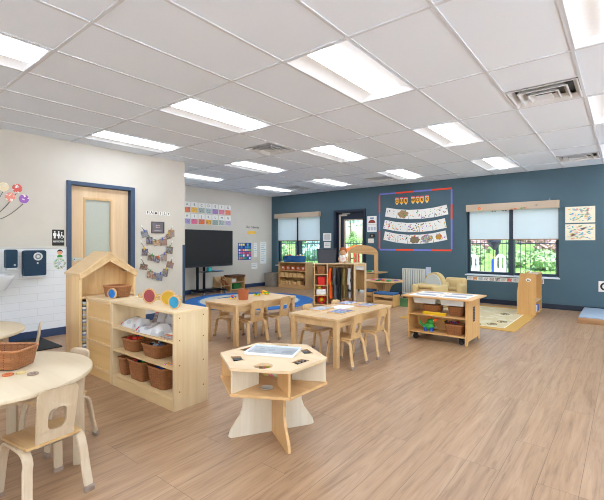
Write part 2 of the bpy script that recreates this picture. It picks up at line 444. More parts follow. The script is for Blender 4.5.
VL = ['large square white ceiling vent near the right ceiling lights', 'square ceiling vent between second and third light rows, left half', 'small far ceiling vent above the paper banner display', 'small far ceiling vent above the first window', 'far ceiling vent close to the blue wall, above the drawings']
for k, (c, r) in enumerate(VENTS):
    loc = (GX + (c + .5) * T, GY + (r + .5) * T, H)
    if k == 0: proto.location = loc; proto['label'] = VL[0]; proto['group'] = 'square ceiling vents'
    else: copy_tree(proto, loc, 0, VL[k], 'square ceiling vents')

# ------------------------------------------------------------------ walls
W1X0, W1X1, W1Z0, W1Z1 = -8.35, -6.71, .63, 2.10     # first window opening
W2X0, W2X1, W2Z0, W2Z1 = -2.73, -1.0, .61, 2.06      # second window opening
DX0, DX1, DZ1 = -6.23, -5.235, 2.18                  # outside door opening
b = MB()
ho = [[(W1X0, W1Z0), (W1X1, W1Z0), (W1X1, W1Z1), (W1X0, W1Z1)], [(W2X0, W2Z0), (W2X1, W2Z0), (W2X1, W2Z1), (W2X0, W2Z1)], [(DX0, .002), (DX1, .002), (DX1, DZ1), (DX0, DZ1)]]
b.prism([(XT - .2, 0), (XR + .2, 0), (XR + .2, H + .3), (XT - .2, H + .3)], YB, YB + .2, 'xz', ho)
struct(b.build('wall_back', BLUEW, smooth=False), 'slate blue wall with windows', 'wall')
# tan wall with the classroom door; opening for door
D1Y0, D1Y1, D1Z = 2.42, 3.32, 2.125
b = MB(); b.prism([(YF - .2, 0), (YC, 0), (YC, H + .3), (YF - .2, H + .3)], XW - .14, XW, 'yz', [[(D1Y0, .002), (D1Y1, .002), (D1Y1, D1Z), (D1Y0, D1Z)]])
struct(b.build('wall_left', BEIGE, smooth=False), 'beige wall with the wooden door', 'wall')
b = MB(); b.span(XT - .2, XW - .14, YC - .14, YC, 0, H + .3); struct(b.build('wall_return', BEIGE, smooth=False), 'short beige return wall', 'wall')
b = MB(); b.span(XT - .2, XT, YC - .14, YB, 0, H + .3); struct(b.build('wall_left_rear', BEIGE, smooth=False), 'beige wall behind the television', 'wall')
def rect(a, c, z0, z1): return [(a, z0), (c, z0), (c, z1), (a, z1)]
ADDED_EASTW = [(-3.6, -.9), (-.3, 2.4), (3.0, 5.7), (6.3, 9.0)]; ADDED_SOUTHW = [(-2.9, -.3), (.3, 2.9)]  # made-up openings in the unseen walls, added so daylight brightens the ceiling
b = MB(); b.prism([(YF - .2, 0), (YB, 0), (YB, H + .3), (YF - .2, H + .3)], XR, XR + .2, 'yz', [rect(a, c, .35, 2.5) for a, c in ADDED_EASTW]); struct(b.build('wall_right', BEIGE, smooth=False), 'beige wall with added windows to the right of the photo', 'wall')
b = MB(); b.prism([(XW - .14, 0), (XR, 0), (XR, H + .3), (XW - .14, H + .3)], YF - .2, YF, 'xz', [rect(a, c, .35, 2.5) for a, c in ADDED_SOUTHW]); struct(b.build('wall_front', BEIGE, smooth=False), 'beige wall with added windows behind the viewpoint', 'wall')
CLEAR = glassy('clear_glass', (250, 252, 252), .05)
for k, (a, c) in enumerate(ADDED_EASTW + ADDED_SOUTHW):
    east = k < len(ADDED_EASTW); pl = 'yz' if east else 'xz'; p0 = XR if east else YF
    t = thing('window_%d' % (3 + k), 'tall clear window added out of view to let in daylight', 'window'); t['kind'] = 'structure'
    m_ = (a + c) / 2; y0, y1 = (XR + .08, XR + .14) if east else (YF - .14, YF - .08)
    b = MB(); b.prism(rect(a + .001, c - .001, .351, 2.499), y0, y1, pl, [rect(a + .06, m_ - .03, .41, 2.44), rect(m_ + .03, c - .06, .41, 2.44)]); b.build('window_frame', flat('window_dark', (34, 48, 66), .4), t, smooth=False)
    b = MB(); b.prism(rect(a + .05, c - .05, .40, 2.45), y0 + .028, y0 + .032, pl); b.build('window_glass', CLEAR, t, smooth=False)
# white block wainscot
def tile_mat():
    m, nt, bs = new_mat('white_block')
    tc = nt.nodes.new('ShaderNodeTexCoord'); sp = nt.nodes.new('ShaderNodeSeparateXYZ'); cb = nt.nodes.new('ShaderNodeCombineXYZ')
    nt.links.new(tc.outputs['Object'], sp.inputs[0]); nt.links.new(sp.outputs['Y'], cb.inputs['X']); nt.links.new(sp.outputs['Z'], cb.inputs['Y'])
    bk = nt.nodes.new('ShaderNodeTexBrick'); bk.inputs['Scale'].default_value = 1; bk.inputs['Brick Width'].default_value = .4; bk.inputs['Row Height'].default_value = .1
    bk.inputs['Mortar Size'].default_value = .003; bk.inputs['Color1'].default_value = rgb(230, 230, 233); bk.inputs['Color2'].default_value = rgb(226, 227, 230); bk.inputs['Mortar'].default_value = rgb(212, 212, 216)
    nt.links.new(cb.outputs[0], bk.inputs['Vector']); nt.links.new(bk.outputs['Color'], bs.inputs['Base Color'])
    bs.inputs['Roughness'].default_value = .3
    bp = nt.nodes.new('ShaderNodeBump'); bp.inputs['Strength'].default_value = .3; bp.inputs['Distance'].default_value = .004; bp.invert = True
    nt.links.new(bk.outputs['Fac'], bp.inputs['Height']); nt.links.new(bp.outputs['Normal'], bs.inputs['Normal'])
    return m
b = MB(); b.span(XW, XW + .012, YF, 2.365, .0, 1.2); struct(b.build('wall_left_wainscot', tile_mat(), smooth=False), 'white glazed block lower wall', 'wall')
b = MB(); b.span(XW, XW + .018, YF, 2.365, 1.2, 1.225, .003); struct(b.build('trim_1', flat('cap_grey', (206, 202, 196), .5), smooth=False), 'pale cap strip on the block wall', 'trim')
BB = flat('baseboard_navy', (44, 62, 96), .45)
for nm, a in (('baseboard_left', (XW, XW + .024, YF, 2.365, 0, .105)), ('baseboard_left_rear', (XT, XT + .012, YC, YB, 0, .105)), ('baseboard_left_corner', (XW, XW + .012, 3.4, YC, 0, .105))):
    b = MB(); b.span(*a); struct(b.build(nm, BB, smooth=False), 'navy vinyl baseboard', 'baseboard')
b = MB(); b.span(XT, DX0 - .06, YB - .012, YB, 0, .1); b.span(DX1 + .06, XR, YB - .012, YB, 0, .1); struct(b.build('baseboard_back', DNAVY, smooth=False), 'dark navy baseboard along the blue wall', 'baseboard')
b = MB(); b.span(XW - .03, XW + .004, YC - .001, YC + .004, .105, 1.25); b.span(XW - .001, XW + .004, YC - .05, YC + .004, .105, 1.25)
struct(b.build('trim_2', NAVYF, smooth=False), 'navy corner guard on the beige wall end', 'trim')

# ------------------------------------------------------------------ classroom door (door_1)
t = thing('door_1', 'light wood door with a tall glass panel in a navy frame', 'door', (XW, 0, 0)); t['kind'] = 'structure'
b = MB()
b.span(-.145, .03, 2.365, 2.425, 0, 2.165, .004); b.span(-.145, .03, 3.305, 3.375, 0, 2.165, .004); b.span(-.1449, .0299, 2.425, 3.305, 2.11, 2.164, .004)
b.build('door_frame', NAVYF, t, smooth=False)
b = MB(); Y0, Y1 = 2.432, 3.225
b.prism([(Y0, .01), (Y1 + .07, .01), (Y1 + .07, 2.105), (Y0, 2.105)], -.085, -.045, 'yz', [[(2.63, 1.02), (3.02, 1.02), (3.02, 1.93), (2.63, 1.93)]])
b.build('door_leaf', wood('door_maple', (226, 196, 160), (210, 176, 136), axis=2, scale=4), t, smooth=False)
b = MB(); b.prism([(2.61, 1.0), (3.04, 1.0), (3.04, 1.95), (2.61, 1.95)], -.045, -.037, 'yz', [[(2.64, 1.03), (3.01, 1.03), (3.01, 1.92), (2.64, 1.92)]]); b.build('glass_stop', BIRCHZ, t, smooth=False)
b = MB(); b.span(-.07, -.062, 2.625, 3.025, 1.015, 1.935); b.build('door_glass', flat('frosted_glass', (176, 178, 168), .25), t, smooth=False)
b = MB(); b.cyl((-.045, 2.49, 1.045), (-.038, 2.49, 1.045), .032, n=20); b.cyl((-.04, 2.49, 1.045), (.0, 2.49, 1.045), .011); b.strip([(.0, 2.485, 1.045), (.004, 2.53, 1.045), (.002, 2.58, 1.045), (-.006, 2.61, 1.045)], .022, .012, (0, 0, 1)); b.build('door_handle', STEEL, t)
b = MB(); b.span(XW - .4, XW - .3, 2.2, 3.6, 0, 2.4); struct(b.build('wall_beyond_door', BEIGE, smooth=False), 'wall beyond the classroom door', 'wall')

# ------------------------------------------------------------------ outside door (door_2)
GLASS = glassy('pane_glass', (208, 214, 216), .06)
t = thing('door_2', 'dark navy outside door with tall glass in a navy frame', 'door', (0, YB, 0)); t['kind'] = 'structure'
b = MB()
b.span(DX0 + .001, DX0 + .07, -.03, .15, 0, DZ1, .004); b.span(DX1 - .07, DX1 - .001, -.03, .15, 0, DZ1, .004); b.span(DX0 + .07, DX1 - .07, -.0299, .15, DZ1 - .07, DZ1 - .001, .004)
b.build('door_frame', DNAVY, t, smooth=False)
b = MB()
b.prism([(DX0 + .07, .01), (DX1 - .07, .01), (DX1 - .07, DZ1 - .072), (DX0 + .07, DZ1 - .072)], .07, .115, 'xz', [[(-5.93, .25), (-5.36, .25), (-5.36, 1.905), (-5.93, 1.905)]])
b.build('door_leaf', DNAVY, t, smooth=False)
b = MB(); b.prism([(-5.95, .23), (-5.34, .23), (-5.34, 1.925), (-5.95, 1.925)], .06, .07, 'xz', [[(-5.915, .265), (-5.375, .265), (-5.375, 1.89), (-5.915, 1.89)]]); b.build('glass_stop', flat('stop_tan', (168, 150, 132), .5), t, smooth=False)
b = MB(); b.span(-5.935, -5.355, .088, .096, .245, 1.91); b.build('door_glass', GLASS, t, smooth=False)
b = MB(); b.span(-6.1, -6.05, .045, .07, .2, 2.03, .004); b.build('weather_strip', flat('strip_tan', (176, 164, 150), .5), t, smooth=False)
b = MB(); b.span(-6.08, -5.84, .02, .068, 2.015, 2.06, .006); b.box((-5.84, .0, 2.07), (.22, .02, .02), .004, .3); b.build('door_closer', flat('closer_silver', (190, 178, 166), .4, .3), t, smooth=False)

# ------------------------------------------------------------------ windows
def window(n, x0, x1, z0, z1, xm, label):
    t = thing('window_%d' % n, label, 'window', (0, YB, 0)); t['kind'] = 'structure'
    b = MB(); y0, y1 = .11, .17
    b.prism([(x0, z0), (x1, z0), (x1, z1), (x0, z1)], y0, y1, 'xz', [[(x0 + .06, z0 + .055), (xm - .055, z0 + .055), (xm - .055, z1 - .06), (x0 + .06, z1 - .06)], [(xm + .055, z0 + .055), (x1 - .06, z0 + .055), (x1 - .06, z1 - .06), (xm + .055, z1 - .06)]])
    b.span(xm - .05, xm + .05, .03, y0, z0, z1)
    b.build('window_frame', flat('window_dark', (34, 48, 66), .4), t, smooth=False)
    for a, c in ((x0 + .055, xm - .05), (xm + .05, x1 - .055)):
        b = MB(); b.span(a, c, .138, .144, z0 + .05, z1 - .055); b.build('window_glass', GLASS, t, smooth=False)
    b = MB(); b.span(x0 - .02, x1 + .02, -.035, .0, z0 - .03, z0 - .002, .004); b.span(x0 + .001, x1 - .001, -.001, .108, z0 - .02, z0 + .0015); b.build('window_sill', flat('sill_white', (214, 220, 226), .4), t, smooth=False)
    return t
window(1, W1X0, W1X1, W1Z0, W1Z1, -7.53, 'dark framed window at the corner by the block shelf')
window(2, W2X0, W2X1, W2Z0, W2Z1, -1.845, 'dark framed window with a row of pictures below its sill')
CLOTH = shade_cloth('shade_cloth', (234, 240, 243))
VAL = wood('valance_tan', (192, 172, 150), (180, 158, 136), axis=0, scale=3)
def roller(x0, x1, zt, zb, label):
    t = thing('roller_shade', label, 'window shade', ((x0 + x1) / 2, YB + .012, 0), 0, 'half-drawn roller shades')
    w = (x1 - x0) / 2
    b = MB(); b.rings([[(-w, y, zt), (w, y, zt), (w, y, zb), (-w, y, zb)] for y in (-.0008, .0008)]); b.build('shade_fabric', CLOTH, t, smooth=False)
    b = MB(); b.box((0, 0, zb - .008), (2 * w, .012, .022), .004); b.build('hem_bar', flat('hem_tan', (150, 126, 104), .5), t, smooth=False)
    return t
def valance(x0, x1, z0, z1, label):
    b = MB(); b.span(x0, x1, YB - .09, YB - .07, z0, z1, .003); b.span(x0, x1, YB - .07, YB - .001, z1 - .015, z1, .002); b.span(x0, x0 + .015, YB - .07, YB - .001, z0, z1 - .015); b.span(x1 - .015, x1, YB - .07, YB - .001, z0, z1 - .015)
    return tag(b.build('window_valance', VAL, smooth=False), label, 'valance', 'tan window valances')
valance(-8.365, -6.68, 2.035, 2.175, 'tan box valance above the window nearest the television wall')
valance(-2.71, -.985, 1.96, 2.11, 'tan box valance above the window nearest the drawings')
roller(-8.30, -7.56, 2.08, 1.37, 'pale roller shade on the left pane of the window above the block shelf')
roller(-7.50, -6.72, 2.08, 1.37, 'pale roller shade on the right pane of the window above the block shelf')
roller(-2.66, -1.875, 2.0, 1.365, 'pale roller shade on the left pane of the window above the picture strip')
roller(-1.80, -1.01, 2.0, 1.365, 'pale roller shade on the right pane of the window above the picture strip')
# small decorations on the valance of the second window
vy = YB - .0905
for x, z, mt, lb, sh in ((-2.43, 2.02, ORANGE, 'orange paper flower on the left end of the window valance', 'flower'), (-1.815, 1.975, TERRA, 'brown paper bug on the valance between the two shades', 'bug'), (-1.745, 1.98, ORANGE, 'orange paper butterfly beside the brown bug on the valance', 'bug'), (-1.63, 1.985, GREEN, 'green paper bug on the valance right of the orange butterfly', 'bug'), (-1.57, 1.985, RED, 'red paper bug on the valance right of the green bug', 'bug'), (-1.37, 2.03, CYAN, 'blue paper dragonfly on the right part of the valance', 'bug')):
    t = thing('paper_' + ('flower' if sh == 'flower' else 'bug'), lb, 'decoration', (x, vy, z), 0, 'paper decorations on the valance')
    if sh == 'flower':
        b = MB(); b.prism([((.034 if k % 2 else .024) * math.cos(2 * PI * k / 16), (.034 if k % 2 else .024) * math.sin(2 * PI * k / 16)) for k in range(16)], -.003, 0, 'xz'); b.build('petals', mt, t)
        b = MB(); b.cyl((0, -.003, 0), (0, -.006, 0), .01); b.build('flower_center', YELL, t)
    else:
        b = MB(); b.ball((0, -.004, 0), (.008, .006, .012)); b.build('bug_body', BLACK, t)
        b = MB()
        for s in (-1, 1): b.prism([(s * .004, 0), (s * .026, .014), (s * .03, .0), (s * .02, -.012)], -.003, 0, 'xz')
        b.build('bug_wings', mt, t)
b = MB(); b.tube([(-1.36, YB - .093, 2.035), (-1.25, YB - .1, 2.075), (-1.15, YB - .105, 2.12), (-1.13, YB - .105, 2.16)], .0022, 6); b.tube([(-1.15, YB - .105, 2.12), (-1.12, YB - .105, 2.125)], .002, 6)
tag(b.build('twig', flat('twig_pale', (180, 170, 160), .8)), 'thin pale twig sticking up from the window valance', 'decoration')
# small dark birds on shade tops
for x in (-2.17, -2.12, -1.97, -1.92):
    b = MB(); b.prism([(x - .025, 1.952), (x, 1.958), (x + .025, 1.95), (x + .012, 1.94), (x - .01, 1.942)], YB - .0925, YB - .0903, 'xz'); tag(b.build('paper_bird', BLACK), 'small dark paper bird stuck along the lower valance edge above left shade', 'decoration', 'dark paper birds on the valance')

# ------------------------------------------------------------------ furniture: bentwood chairs
def make_chair(pale):
    t = thing('toddler_chair', 'x', 'chair')
    wd = BENTPALE if pale else BENT
    b = MB()
    out = []
    for x, hw in ((-.125, .122), (.0, .135), (.13, .14)): out.append((x, hw))
    poly = [(-.125, -.115), (-.12, -.125), (.11, -.142), (.137, -.135), (.147, -.11), (.147, .11), (.137, .135), (.11, .142), (-.12, .125), (-.125, .115)]
    b.prism(poly, .297, .309, 'xy', fn=lambda q: (q[0], q[1], q[2] - .35 * max(0, q[0] - .1) ** 1.5 * 3 + .5 * q[1] ** 2 * .3))
    b.build('seat', SEATW, t)
    b = MB()
    def lean(q):
        y, z = q[1], q[2]
        s = z - .30
        return (-.122 - .17 * s + q[0] + 1.1 * y * y, y, z)
    w0, w1 = .086, .094
    ol = [(-w0, .293), (-w0 - .002, .36), (-w1 + .002, .46), (-w1, .54)] + [(-w1 + .03 - .03 * math.cos(a), .543 + .03 * math.sin(a)) for a in (R(25), R(55), R(90))]
    top = [(x, .573 + .004 * (1 - (x / .07) ** 2)) for x in (-.035, 0, .035)]
    ol = ol + top + [(-x, z) for x, z in reversed(ol)] + [(x, .293) for x in (.05, 0, -.05)]
    ho = [(.042 * math.cos(a) * (1.0 if math.sin(a) > 0 else 1.0), .421 + (.054 if math.sin(a) > 0 else .054) * math.copysign(abs(math.sin(a)) ** .6, math.sin(a))) for a in [2 * PI * k / 24 for k in range(24)]]
    ho = [(math.copysign(abs(x / .042) ** .6, x) * .044, z) for x, z in ho]
    b.prism(ol, -.006, .006, 'yz', [ho], fn=lean)
    b.build('backrest', wd, t, angle=50)
    for s in (-1, 1):
        b = MB(); pts = [(-.172, s * .142, .004), (-.15, s * .134, .12), (-.136, s * .128, .215)]
        pts += [(-.136 + .055 * (1 - math.cos(a)), s * .124, .222 + .066 * math.sin(a)) for a in [R(x) for x in (15, 35, 55, 75, 90)]]
        pts += [(-.02, s * .122, .288), (.06, s * .122, .288)]
        pts += [(.07 + .055 * math.sin(a), s * .124, .222 + .066 * math.cos(a)) for a in [R(x) for x in (10, 35, 55, 75)]]
        pts += [(.132, s * .13, .19), (.14, s * .136, .1), (.15, s * .142, .004)]
        b.strip(pts, .044, .016)
        g = b.build('bent_leg', wd, t)
        for x, d in ((-.171, -.0045), (.149, .002)):
            b = MB(); b.box((x, s * .1415, .017), (.02, .049, .034), .004, M=Matrix.Rotation(-.12 if x < 0 else .08, 4, 'Y')); b.build('foot_cap', FOOTG, g)
    return t
chairA = make_chair(False); chairP = make_chair(True)
used = {'a': False, 'p': False}
def chair(x, y, deg, label, pale=False):
    k = 'p' if pale else 'a'; src = chairP if pale else chairA
    if not used[k]:
        used[k] = True; src.location = (x, y, 0); src.rotation_euler = (0, 0, R(deg)); src['label'] = label; src['group'] = 'bentwood toddler chairs'; return src
    return copy_tree(src, (x, y, 0), R(deg), label, 'bentwood toddler chairs')
chair(-2.298, .775, 185, 'pale bentwood toddler chair closest to the viewer at the round table', True)
farc = chair(-2.84, 1.035, -78, 'bentwood toddler chair tucked behind the round table with the wicker basket', True)
farc.scale = (1, 1, .97)
chair(-4.03, 1.17, -107, 'bentwood chair beside the small round table at the far left', True)
chair(-2.30, 3.612, 180, 'bentwood chair at the near corner of the puzzle table, back to us').scale = (1, 1, .95)
chair(-2.28, 4.1, 181, 'bentwood chair at the far right corner of the puzzle table, back to us').scale = (1, 1, .95)
chair(-2.80, 3.79, 0, 'bentwood chair on the far side of the puzzle table, nearer end').scale = (1, 1, .95)
chair(-2.78, 4.36, 0, 'bentwood chair on the far side of the puzzle table, farther end').scale = (1, 1, .93)
chair(-3.76, 3.66, 165, 'bentwood chair at the terracotta pot table, back to us, nearer end').scale = (1, 1, .96)
chair(-3.745, 4.13, 180, 'bentwood chair at the terracotta pot table, back to us, farther end').scale = (1, 1, .96)
chair(-4.26, 3.72, 0, 'bentwood chair on the far side of the terracotta pot table, nearer end').scale = (.94, .94, .87)
chair(-4.26, 4.2, 0, 'bentwood chair on the far side of the terracotta pot table, farther end').scale = (.94, .94, .87)

# ------------------------------------------------------------------ tables
def rect_table(x0, x1, y0, y1, h, label, mt, ml):
    cx, cy, w, l = (x0 + x1) / 2, (y0 + y1) / 2, x1 - x0, y1 - y0
    t = thing('activity_table', label, 'table', (cx, cy, 0), 0, 'rectangular birch tables')
    b = MB(); b.prism(rrect(w, l, .035), h - .022, h); b.build('tabletop', [mt], t)
    for s in (-1, 1):
        b = MB(); b.box((s * (w / 2 - .045), 0, h - .06), (.02, l - .14, .076), .002); b.build('apron', ml, t)
        b = MB(); b.box((0, s * (l / 2 - .045), h - .06), (w - .14, .02, .076), .002); b.build('apron', ml, t)
        for u in (-1, 1):
            b = MB(); b.box((s * (w / 2 - .045), u * (l / 2 - .045), (h - .022) / 2), (.052, .052, h - .022), .005); b.build('leg', BIRCHZ, t)
    return t
rect_table(-2.895, -2.245, 3.37, 4.59, .505, 'rectangular birch table with four flat puzzles on top', BIRCHY, BIRCHY)
rect_table(-4.30, -3.68, 3.31, 4.47, .52, 'rectangular birch table with a terracotta pot on top', BIRCHY, BIRCHY)
def round_table(x, y, r, h, label, a0=35):
    t = thing('round_table', label, 'table', (x, y, 0), 0, 'round pale tables')
    b = MB(); b.lathe([(r - .006, h - .026), (r, h - .021), (r, h - .005), (r - .005, h)], n=72); b.build('tabletop', PALETOP, t, angle=50)
    for k in range(4):
        a = R(a0 + 90 * k); q = r - .07
        b = MB(); b.box((q * math.cos(a), q * math.sin(a), (h - .026) / 2), (.055, .055, h - .026), .006, a); b.build('leg', BENTPALE, t)
    b = MB(); q = r * .62; b.lathe([(q, h - .09), (q + .02, h - .09), (q + .02, h - .026), (q, h - .026), (q, h - .09)], n=48, caps=False); b.build('apron', BENTPALE, t)
    return t
round_table(-2.655, .65, .48, .56, 'round pale table with a wicker basket closest to the viewer', 62)
round_table(-4.17, .72, .52, .56, 'small round pale table by the white block wall at the left edge', 20)

# hexagonal sensory table
HX, HY, HH = -1.866, 2.01, .51
HEXP = wood('hex_pale', (226, 212, 190), (214, 196, 168), axis=2)
def hexpts(r, a0=-31): return [(r * math.cos(R(a0 + 60 * k)), r * math.sin(R(a0 + 60 * k))) for k in range(6)]
t = thing('hexagonal_table', 'hexagonal birch activity table with cut-out holes and crossed curved legs', 'table', (HX, HY, 0))
holes = []
for k in range(6):
    a = -61 + 60 * k; c = (.243 * math.cos(R(a)), .243 * math.sin(R(a)))
    if k % 3 == 0: holes.append(circ(.06, 28, *c))
    else:
        h_ = []
        for u, v in ((-.054, -.038), (.054, -.038), (.072, .038), (-.072, .038)):   # u tangential, v radial
            h_.append((c[0] + v * math.cos(R(a)) - u * math.sin(R(a)), c[1] + v * math.sin(R(a)) + u * math.cos(R(a))))
        holes.append(h_)
b = MB(); b.prism(hexpts(.372), HH - .018, HH, holes=holes); b.build('tabletop', wood('hex_top', (226, 198, 160), (212, 180, 138), axis=0, scale=4), t, smooth=False)
b = MB(); b.prism(hexpts(.372), .335, .352); b.build('lower_shelf', MAPLEX, t, smooth=False)
for k in range(6):
    a = R(-31 + 60 * k); b = MB(); b.box((.248 * math.cos(a), .248 * math.sin(a), (.352 + HH - .018) / 2), (.225, .014, HH - .018 - .352), .001, a); b.build('divider_panel', [MAPLE, HEXP, MAPLE, HEXP, MAPLE, HEXP][k], t, smooth=False)
for k, a in enumerate((-30, 60)):
    q = (.345, .30)[k]; half = [(0, 0), (q - .015, 0), (q, .01), (q - .012, .05), (q - .045, .10), (q - .075, .14), (q - .092, .19), (q - .098, .25), (q - .09, .3), (q - .08, .335)]
    pts = half + [(-x, z) for x, z in reversed(half[1:])]
    pts = [p for p in pts if p[0] != 0]
    b = MB(); rot = Matrix.Rotation(R(a), 4, 'Z'); b.M = rot
    if k == 0: b.prism(pts, -.009, .009, 'xz')
    else:
        rp = [p for p in half if p[0] > 0]
        for s in (1, -1): b.prism([(s * .0095, 0)] + [(s * x, z) for x, z in rp] + [(s * .0095, .335)], -.009, .009, 'xz')
    b.build('leg_panel', [MAPLE, HEXP][k], t, smooth=False)
def on(name, label, cat, b, mats, group=None, smooth=True): return tag(b.build(name, mats, smooth=smooth), label, cat, group)
# tray with laminated sheet
t = thing('activity_tray', 'white tray holding a laminated grey picture sheet on the hexagonal table', 'tray', (HX - .05, HY + .06, HH + .001), R(23))
b = MB(); b.prism(rrect(.35, .225, .012), 0, .004); b.prism(rrect(.35, .225, .012), .004, .016, holes=[rrect(.334, .209, .008)]); b.build('tray_body', WPLAST, t)
b = MB(); b.prism(rrect(.32, .195, .004), .005, .008); b.build('laminated_sheet', spotted('lamin', (158, 161, 165), 9, .35, .1, (120, 124, 130), .9, 3, .3), t)
def dish(k, label):
    a = -61 + 60 * k; A = R(a)
    t = thing('hanging_dish', label, 'dish', (HX + .243 * math.cos(A), HY + .243 * math.sin(A), HH + .0003), A, 'shallow dishes in the hexagonal table holes')
    tz = lambda f, g=1.0: [(-.038 * f, -.054 * g), (.038 * f, -.072 * g), (.038 * f, .072 * g), (-.038 * f, .054 * g)]
    b = MB(); b.prism(tz(1.1, 1.06), 0, .0015, holes=[tz(.84, .88)]); b.build('dish_lip', wood('hex_top', 0, 0), t, smooth=False)
    b = MB(); b.rings([[(x, y, z) for x, y in tz(f, f + .03)] for f, z in ((.86, -.022), (.93, .0), (.88, .0), (.82, -.019))]); b.build('dish_tub', flat('tub_tan', (176, 132, 88), .5), t, smooth=False)
    return t
dish(5, 'dish with a black round disc in the left front hole of the hexagonal table'); dish(1, 'dish with dark tokens in the right front hole of the hexagonal table')
dish(2, 'dish with a black round disc in the right rear hole of the hexagonal table'); dish(4, 'dish with red and black counters in the rear left hole of the hexagonal table')
for k, du, mt, lab in ((5, 0, BLACK, 'black round disc lying in the left front dish of the hexagonal table'), (2, 0, BLACK, 'black round disc lying in the right rear dish of the hexagonal table'), (4, -.02, RED, 'red round counter lying in the rear left dish of the hexagonal table'), (4, .022, BLACK, 'small black counter lying in the rear left dish of the hexagonal table')):
    a = R(-61 + 60 * k); x, y = HX + .243 * math.cos(a) - du * math.sin(a), HY + .243 * math.sin(a) + du * math.cos(a)
    b = MB(); b.cyl((x, y, HH - .0185), (x, y, HH - .001), .029 if not du else .019, n=22); on('plastic_counter', lab, 'toy', b, mt)
a = R(-1)
for k in range(5):
    u = -.036 + .018 * k; b = MB(); b.box((HX + .243 * math.cos(a) - u * math.sin(a), HY + .243 * math.sin(a) + u * math.cos(a), HH - .0075), (.03, .01, .021), .002, .3 * k)
    on('wood_token', 'small dark token standing in the right front dish of the hexagonal table', 'toy', b, [flat('tok_dark', (64, 54, 50), .6), FOOTG][k % 2], 'tokens in the right front dish')
b = MB(); b.lathe([(.02, 0), (.042, .008), (.04, .01), (.019, .003), (.001, .003)], (HX + .105, HY - .165, .3523), 24); on('glass_dish', 'small clear dish on the lower shelf of the hexagonal table', 'dish', b, flat('dish_grey', (176, 170, 160), .15))
t = thing('striped_box', 'striped colourful box on the lower shelf inside the hexagonal table', 'box', (HX - .02, HY + .06, .3522), R(25))
b = MB(); b.box((0, 0, .045), (.17, .06, .09), .002); b.build('box_body', spotted('stripes', (230, 190, 90), 30, .6, 1.1, (200, 150, 120), .35, 1), t)
# ------------------------------------------------------------------ wicker baskets
def make_basket(l, w, h, label, loc, rz=0, flare=.82, mat=None, rim=None, name='wicker_basket', group=None, cat='basket'):
    t = thing(name, label, cat, loc, rz, group)
    mat = mat or WICK; rim = rim or RIM
    b = MB(); n = 7; rr = min(l, w) * .18
    outs = []
    for i in range(n + 1):
        f = flare + (1 - flare) * (i / n) ** .8
        outs.append([(x, y, .004 + (h - .008) * i / n) for x, y in rrect(l * f, w * f, rr * f)])
    per = 2 * (l + w)
    b.rings(outs, caps=False, uvs=lambda u, v: (u * per, v * h))
    ins = [[(x, y, .012 + (h - .016) * i / n) for x, y in rrect((l - .016) * (flare + (1 - flare) * (i / n) ** .8), (w - .016) * (flare + (1 - flare) * (i / n) ** .8), rr * .9)] for i in range(n, -1, -1)]
    b.rings(ins, caps=False, uvs=lambda u, v: (u * per, v * h))
    b.rings([outs[-1], ins[0]], caps=False)
    b.prism(rrect(l * flare * .99, w * flare * .99, rr * flare), .002, .012)
    b.build('basket_body', mat, t)
    b = MB(); pr = rrect(l, w, rr, 8)
    b.tube([(x, y, h) for x, y in pr], .0075, 8, closed=True)
    b.build('basket_rim', rim, t)
    return t
make_basket(.30, .20, .105, 'brown wicker basket on the round table closest to the viewer', (-2.79, .735, .561), R(40), .88)
for x, y, lab, m_ in ((-2.576, .70, 'rust coloured wooden ring on the round table, the left one', TERRA), (-2.56, .755, 'pale wooden slice beside the basket on the round table, the middle one', SAND), (-2.49, .79, 'grey wooden ring on the round table, the right one', FOOTG)):
    b = MB()
    if m_ is SAND: b.cyl((x, y, .561), (x, y, .57), .024, n=24)
    else: b.lathe([(.014, 0), (.026, 0), (.026, .008), (.014, .008), (.014, 0)], (x, y, .561), 24, caps=False)
    on('wooden_ring' if m_ is not SAND else 'wooden_slice', lab, 'toy', b, m_)
b = MB(); b.box((-4.36, 1.02, .5795), (.15, .09, .038), .006, .3); on('wooden_block', 'flat brown wooden block on the small round table at the left edge', 'block', b, wood('tan_block', (196, 150, 116), (172, 124, 92)))
# items on the rectangular tables
t = thing('clay_pot', 'square terracotta coloured pot standing on the birch table', 'pot', (-3.985, 3.72, .521), R(38))
b = MB(); rs = []
for f, z in ((.085, 0), (.098, .1), (.106, .118), (.106, .135)): rs.append([(x, y, z) for x, y in rrect(f * 1.35, f * 1.15, .012)])
b.rings(rs + [[(x, y, .134) for x, y in rrect(.128, .108, .01)], [(x, y, .012) for x, y in rrect(.102, .085, .01)]]); b.build('pot_body', wicker('pot_weave', (200, 112, 66), (170, 90, 50), .4), t)
for x, y, a, m1, m2, lab in ((-4.11, 4.10, .4, GREEN, BLUE, 'green toy car with a blue body beside the terracotta pot'), (-4.2, 4.33, 1.2, RED, YELL, 'red and yellow toy car farthest from the pot on the birch table'), (-4.12, 4.30, .1, GREEN, YELL, 'green toy with yellow wheels between the other toy cars'), (-4.13, 3.66, .8, BLUE, RED, 'blue and red toy car behind the terracotta pot')):
    t = thing('toy_car', lab, 'toy', (x, y, .521), a, 'toy cars on the birch table')
    b = MB(); b.box((0, 0, .024), (.085, .04, .02), .006); b.build('car_body', m1, t)
    b = MB(); b.box((-.006, 0, .043), (.042, .034, .02), .006); b.build('cabin', m2, t)
    for sx in (-1, 1):
        for sy in (-1, 1):
            b = MB(); b.cyl((sx * .026, sy * .018, .014), (sx * .026, sy * .026, .014), .0135, n=14); b.build('wheel', YELL, t)
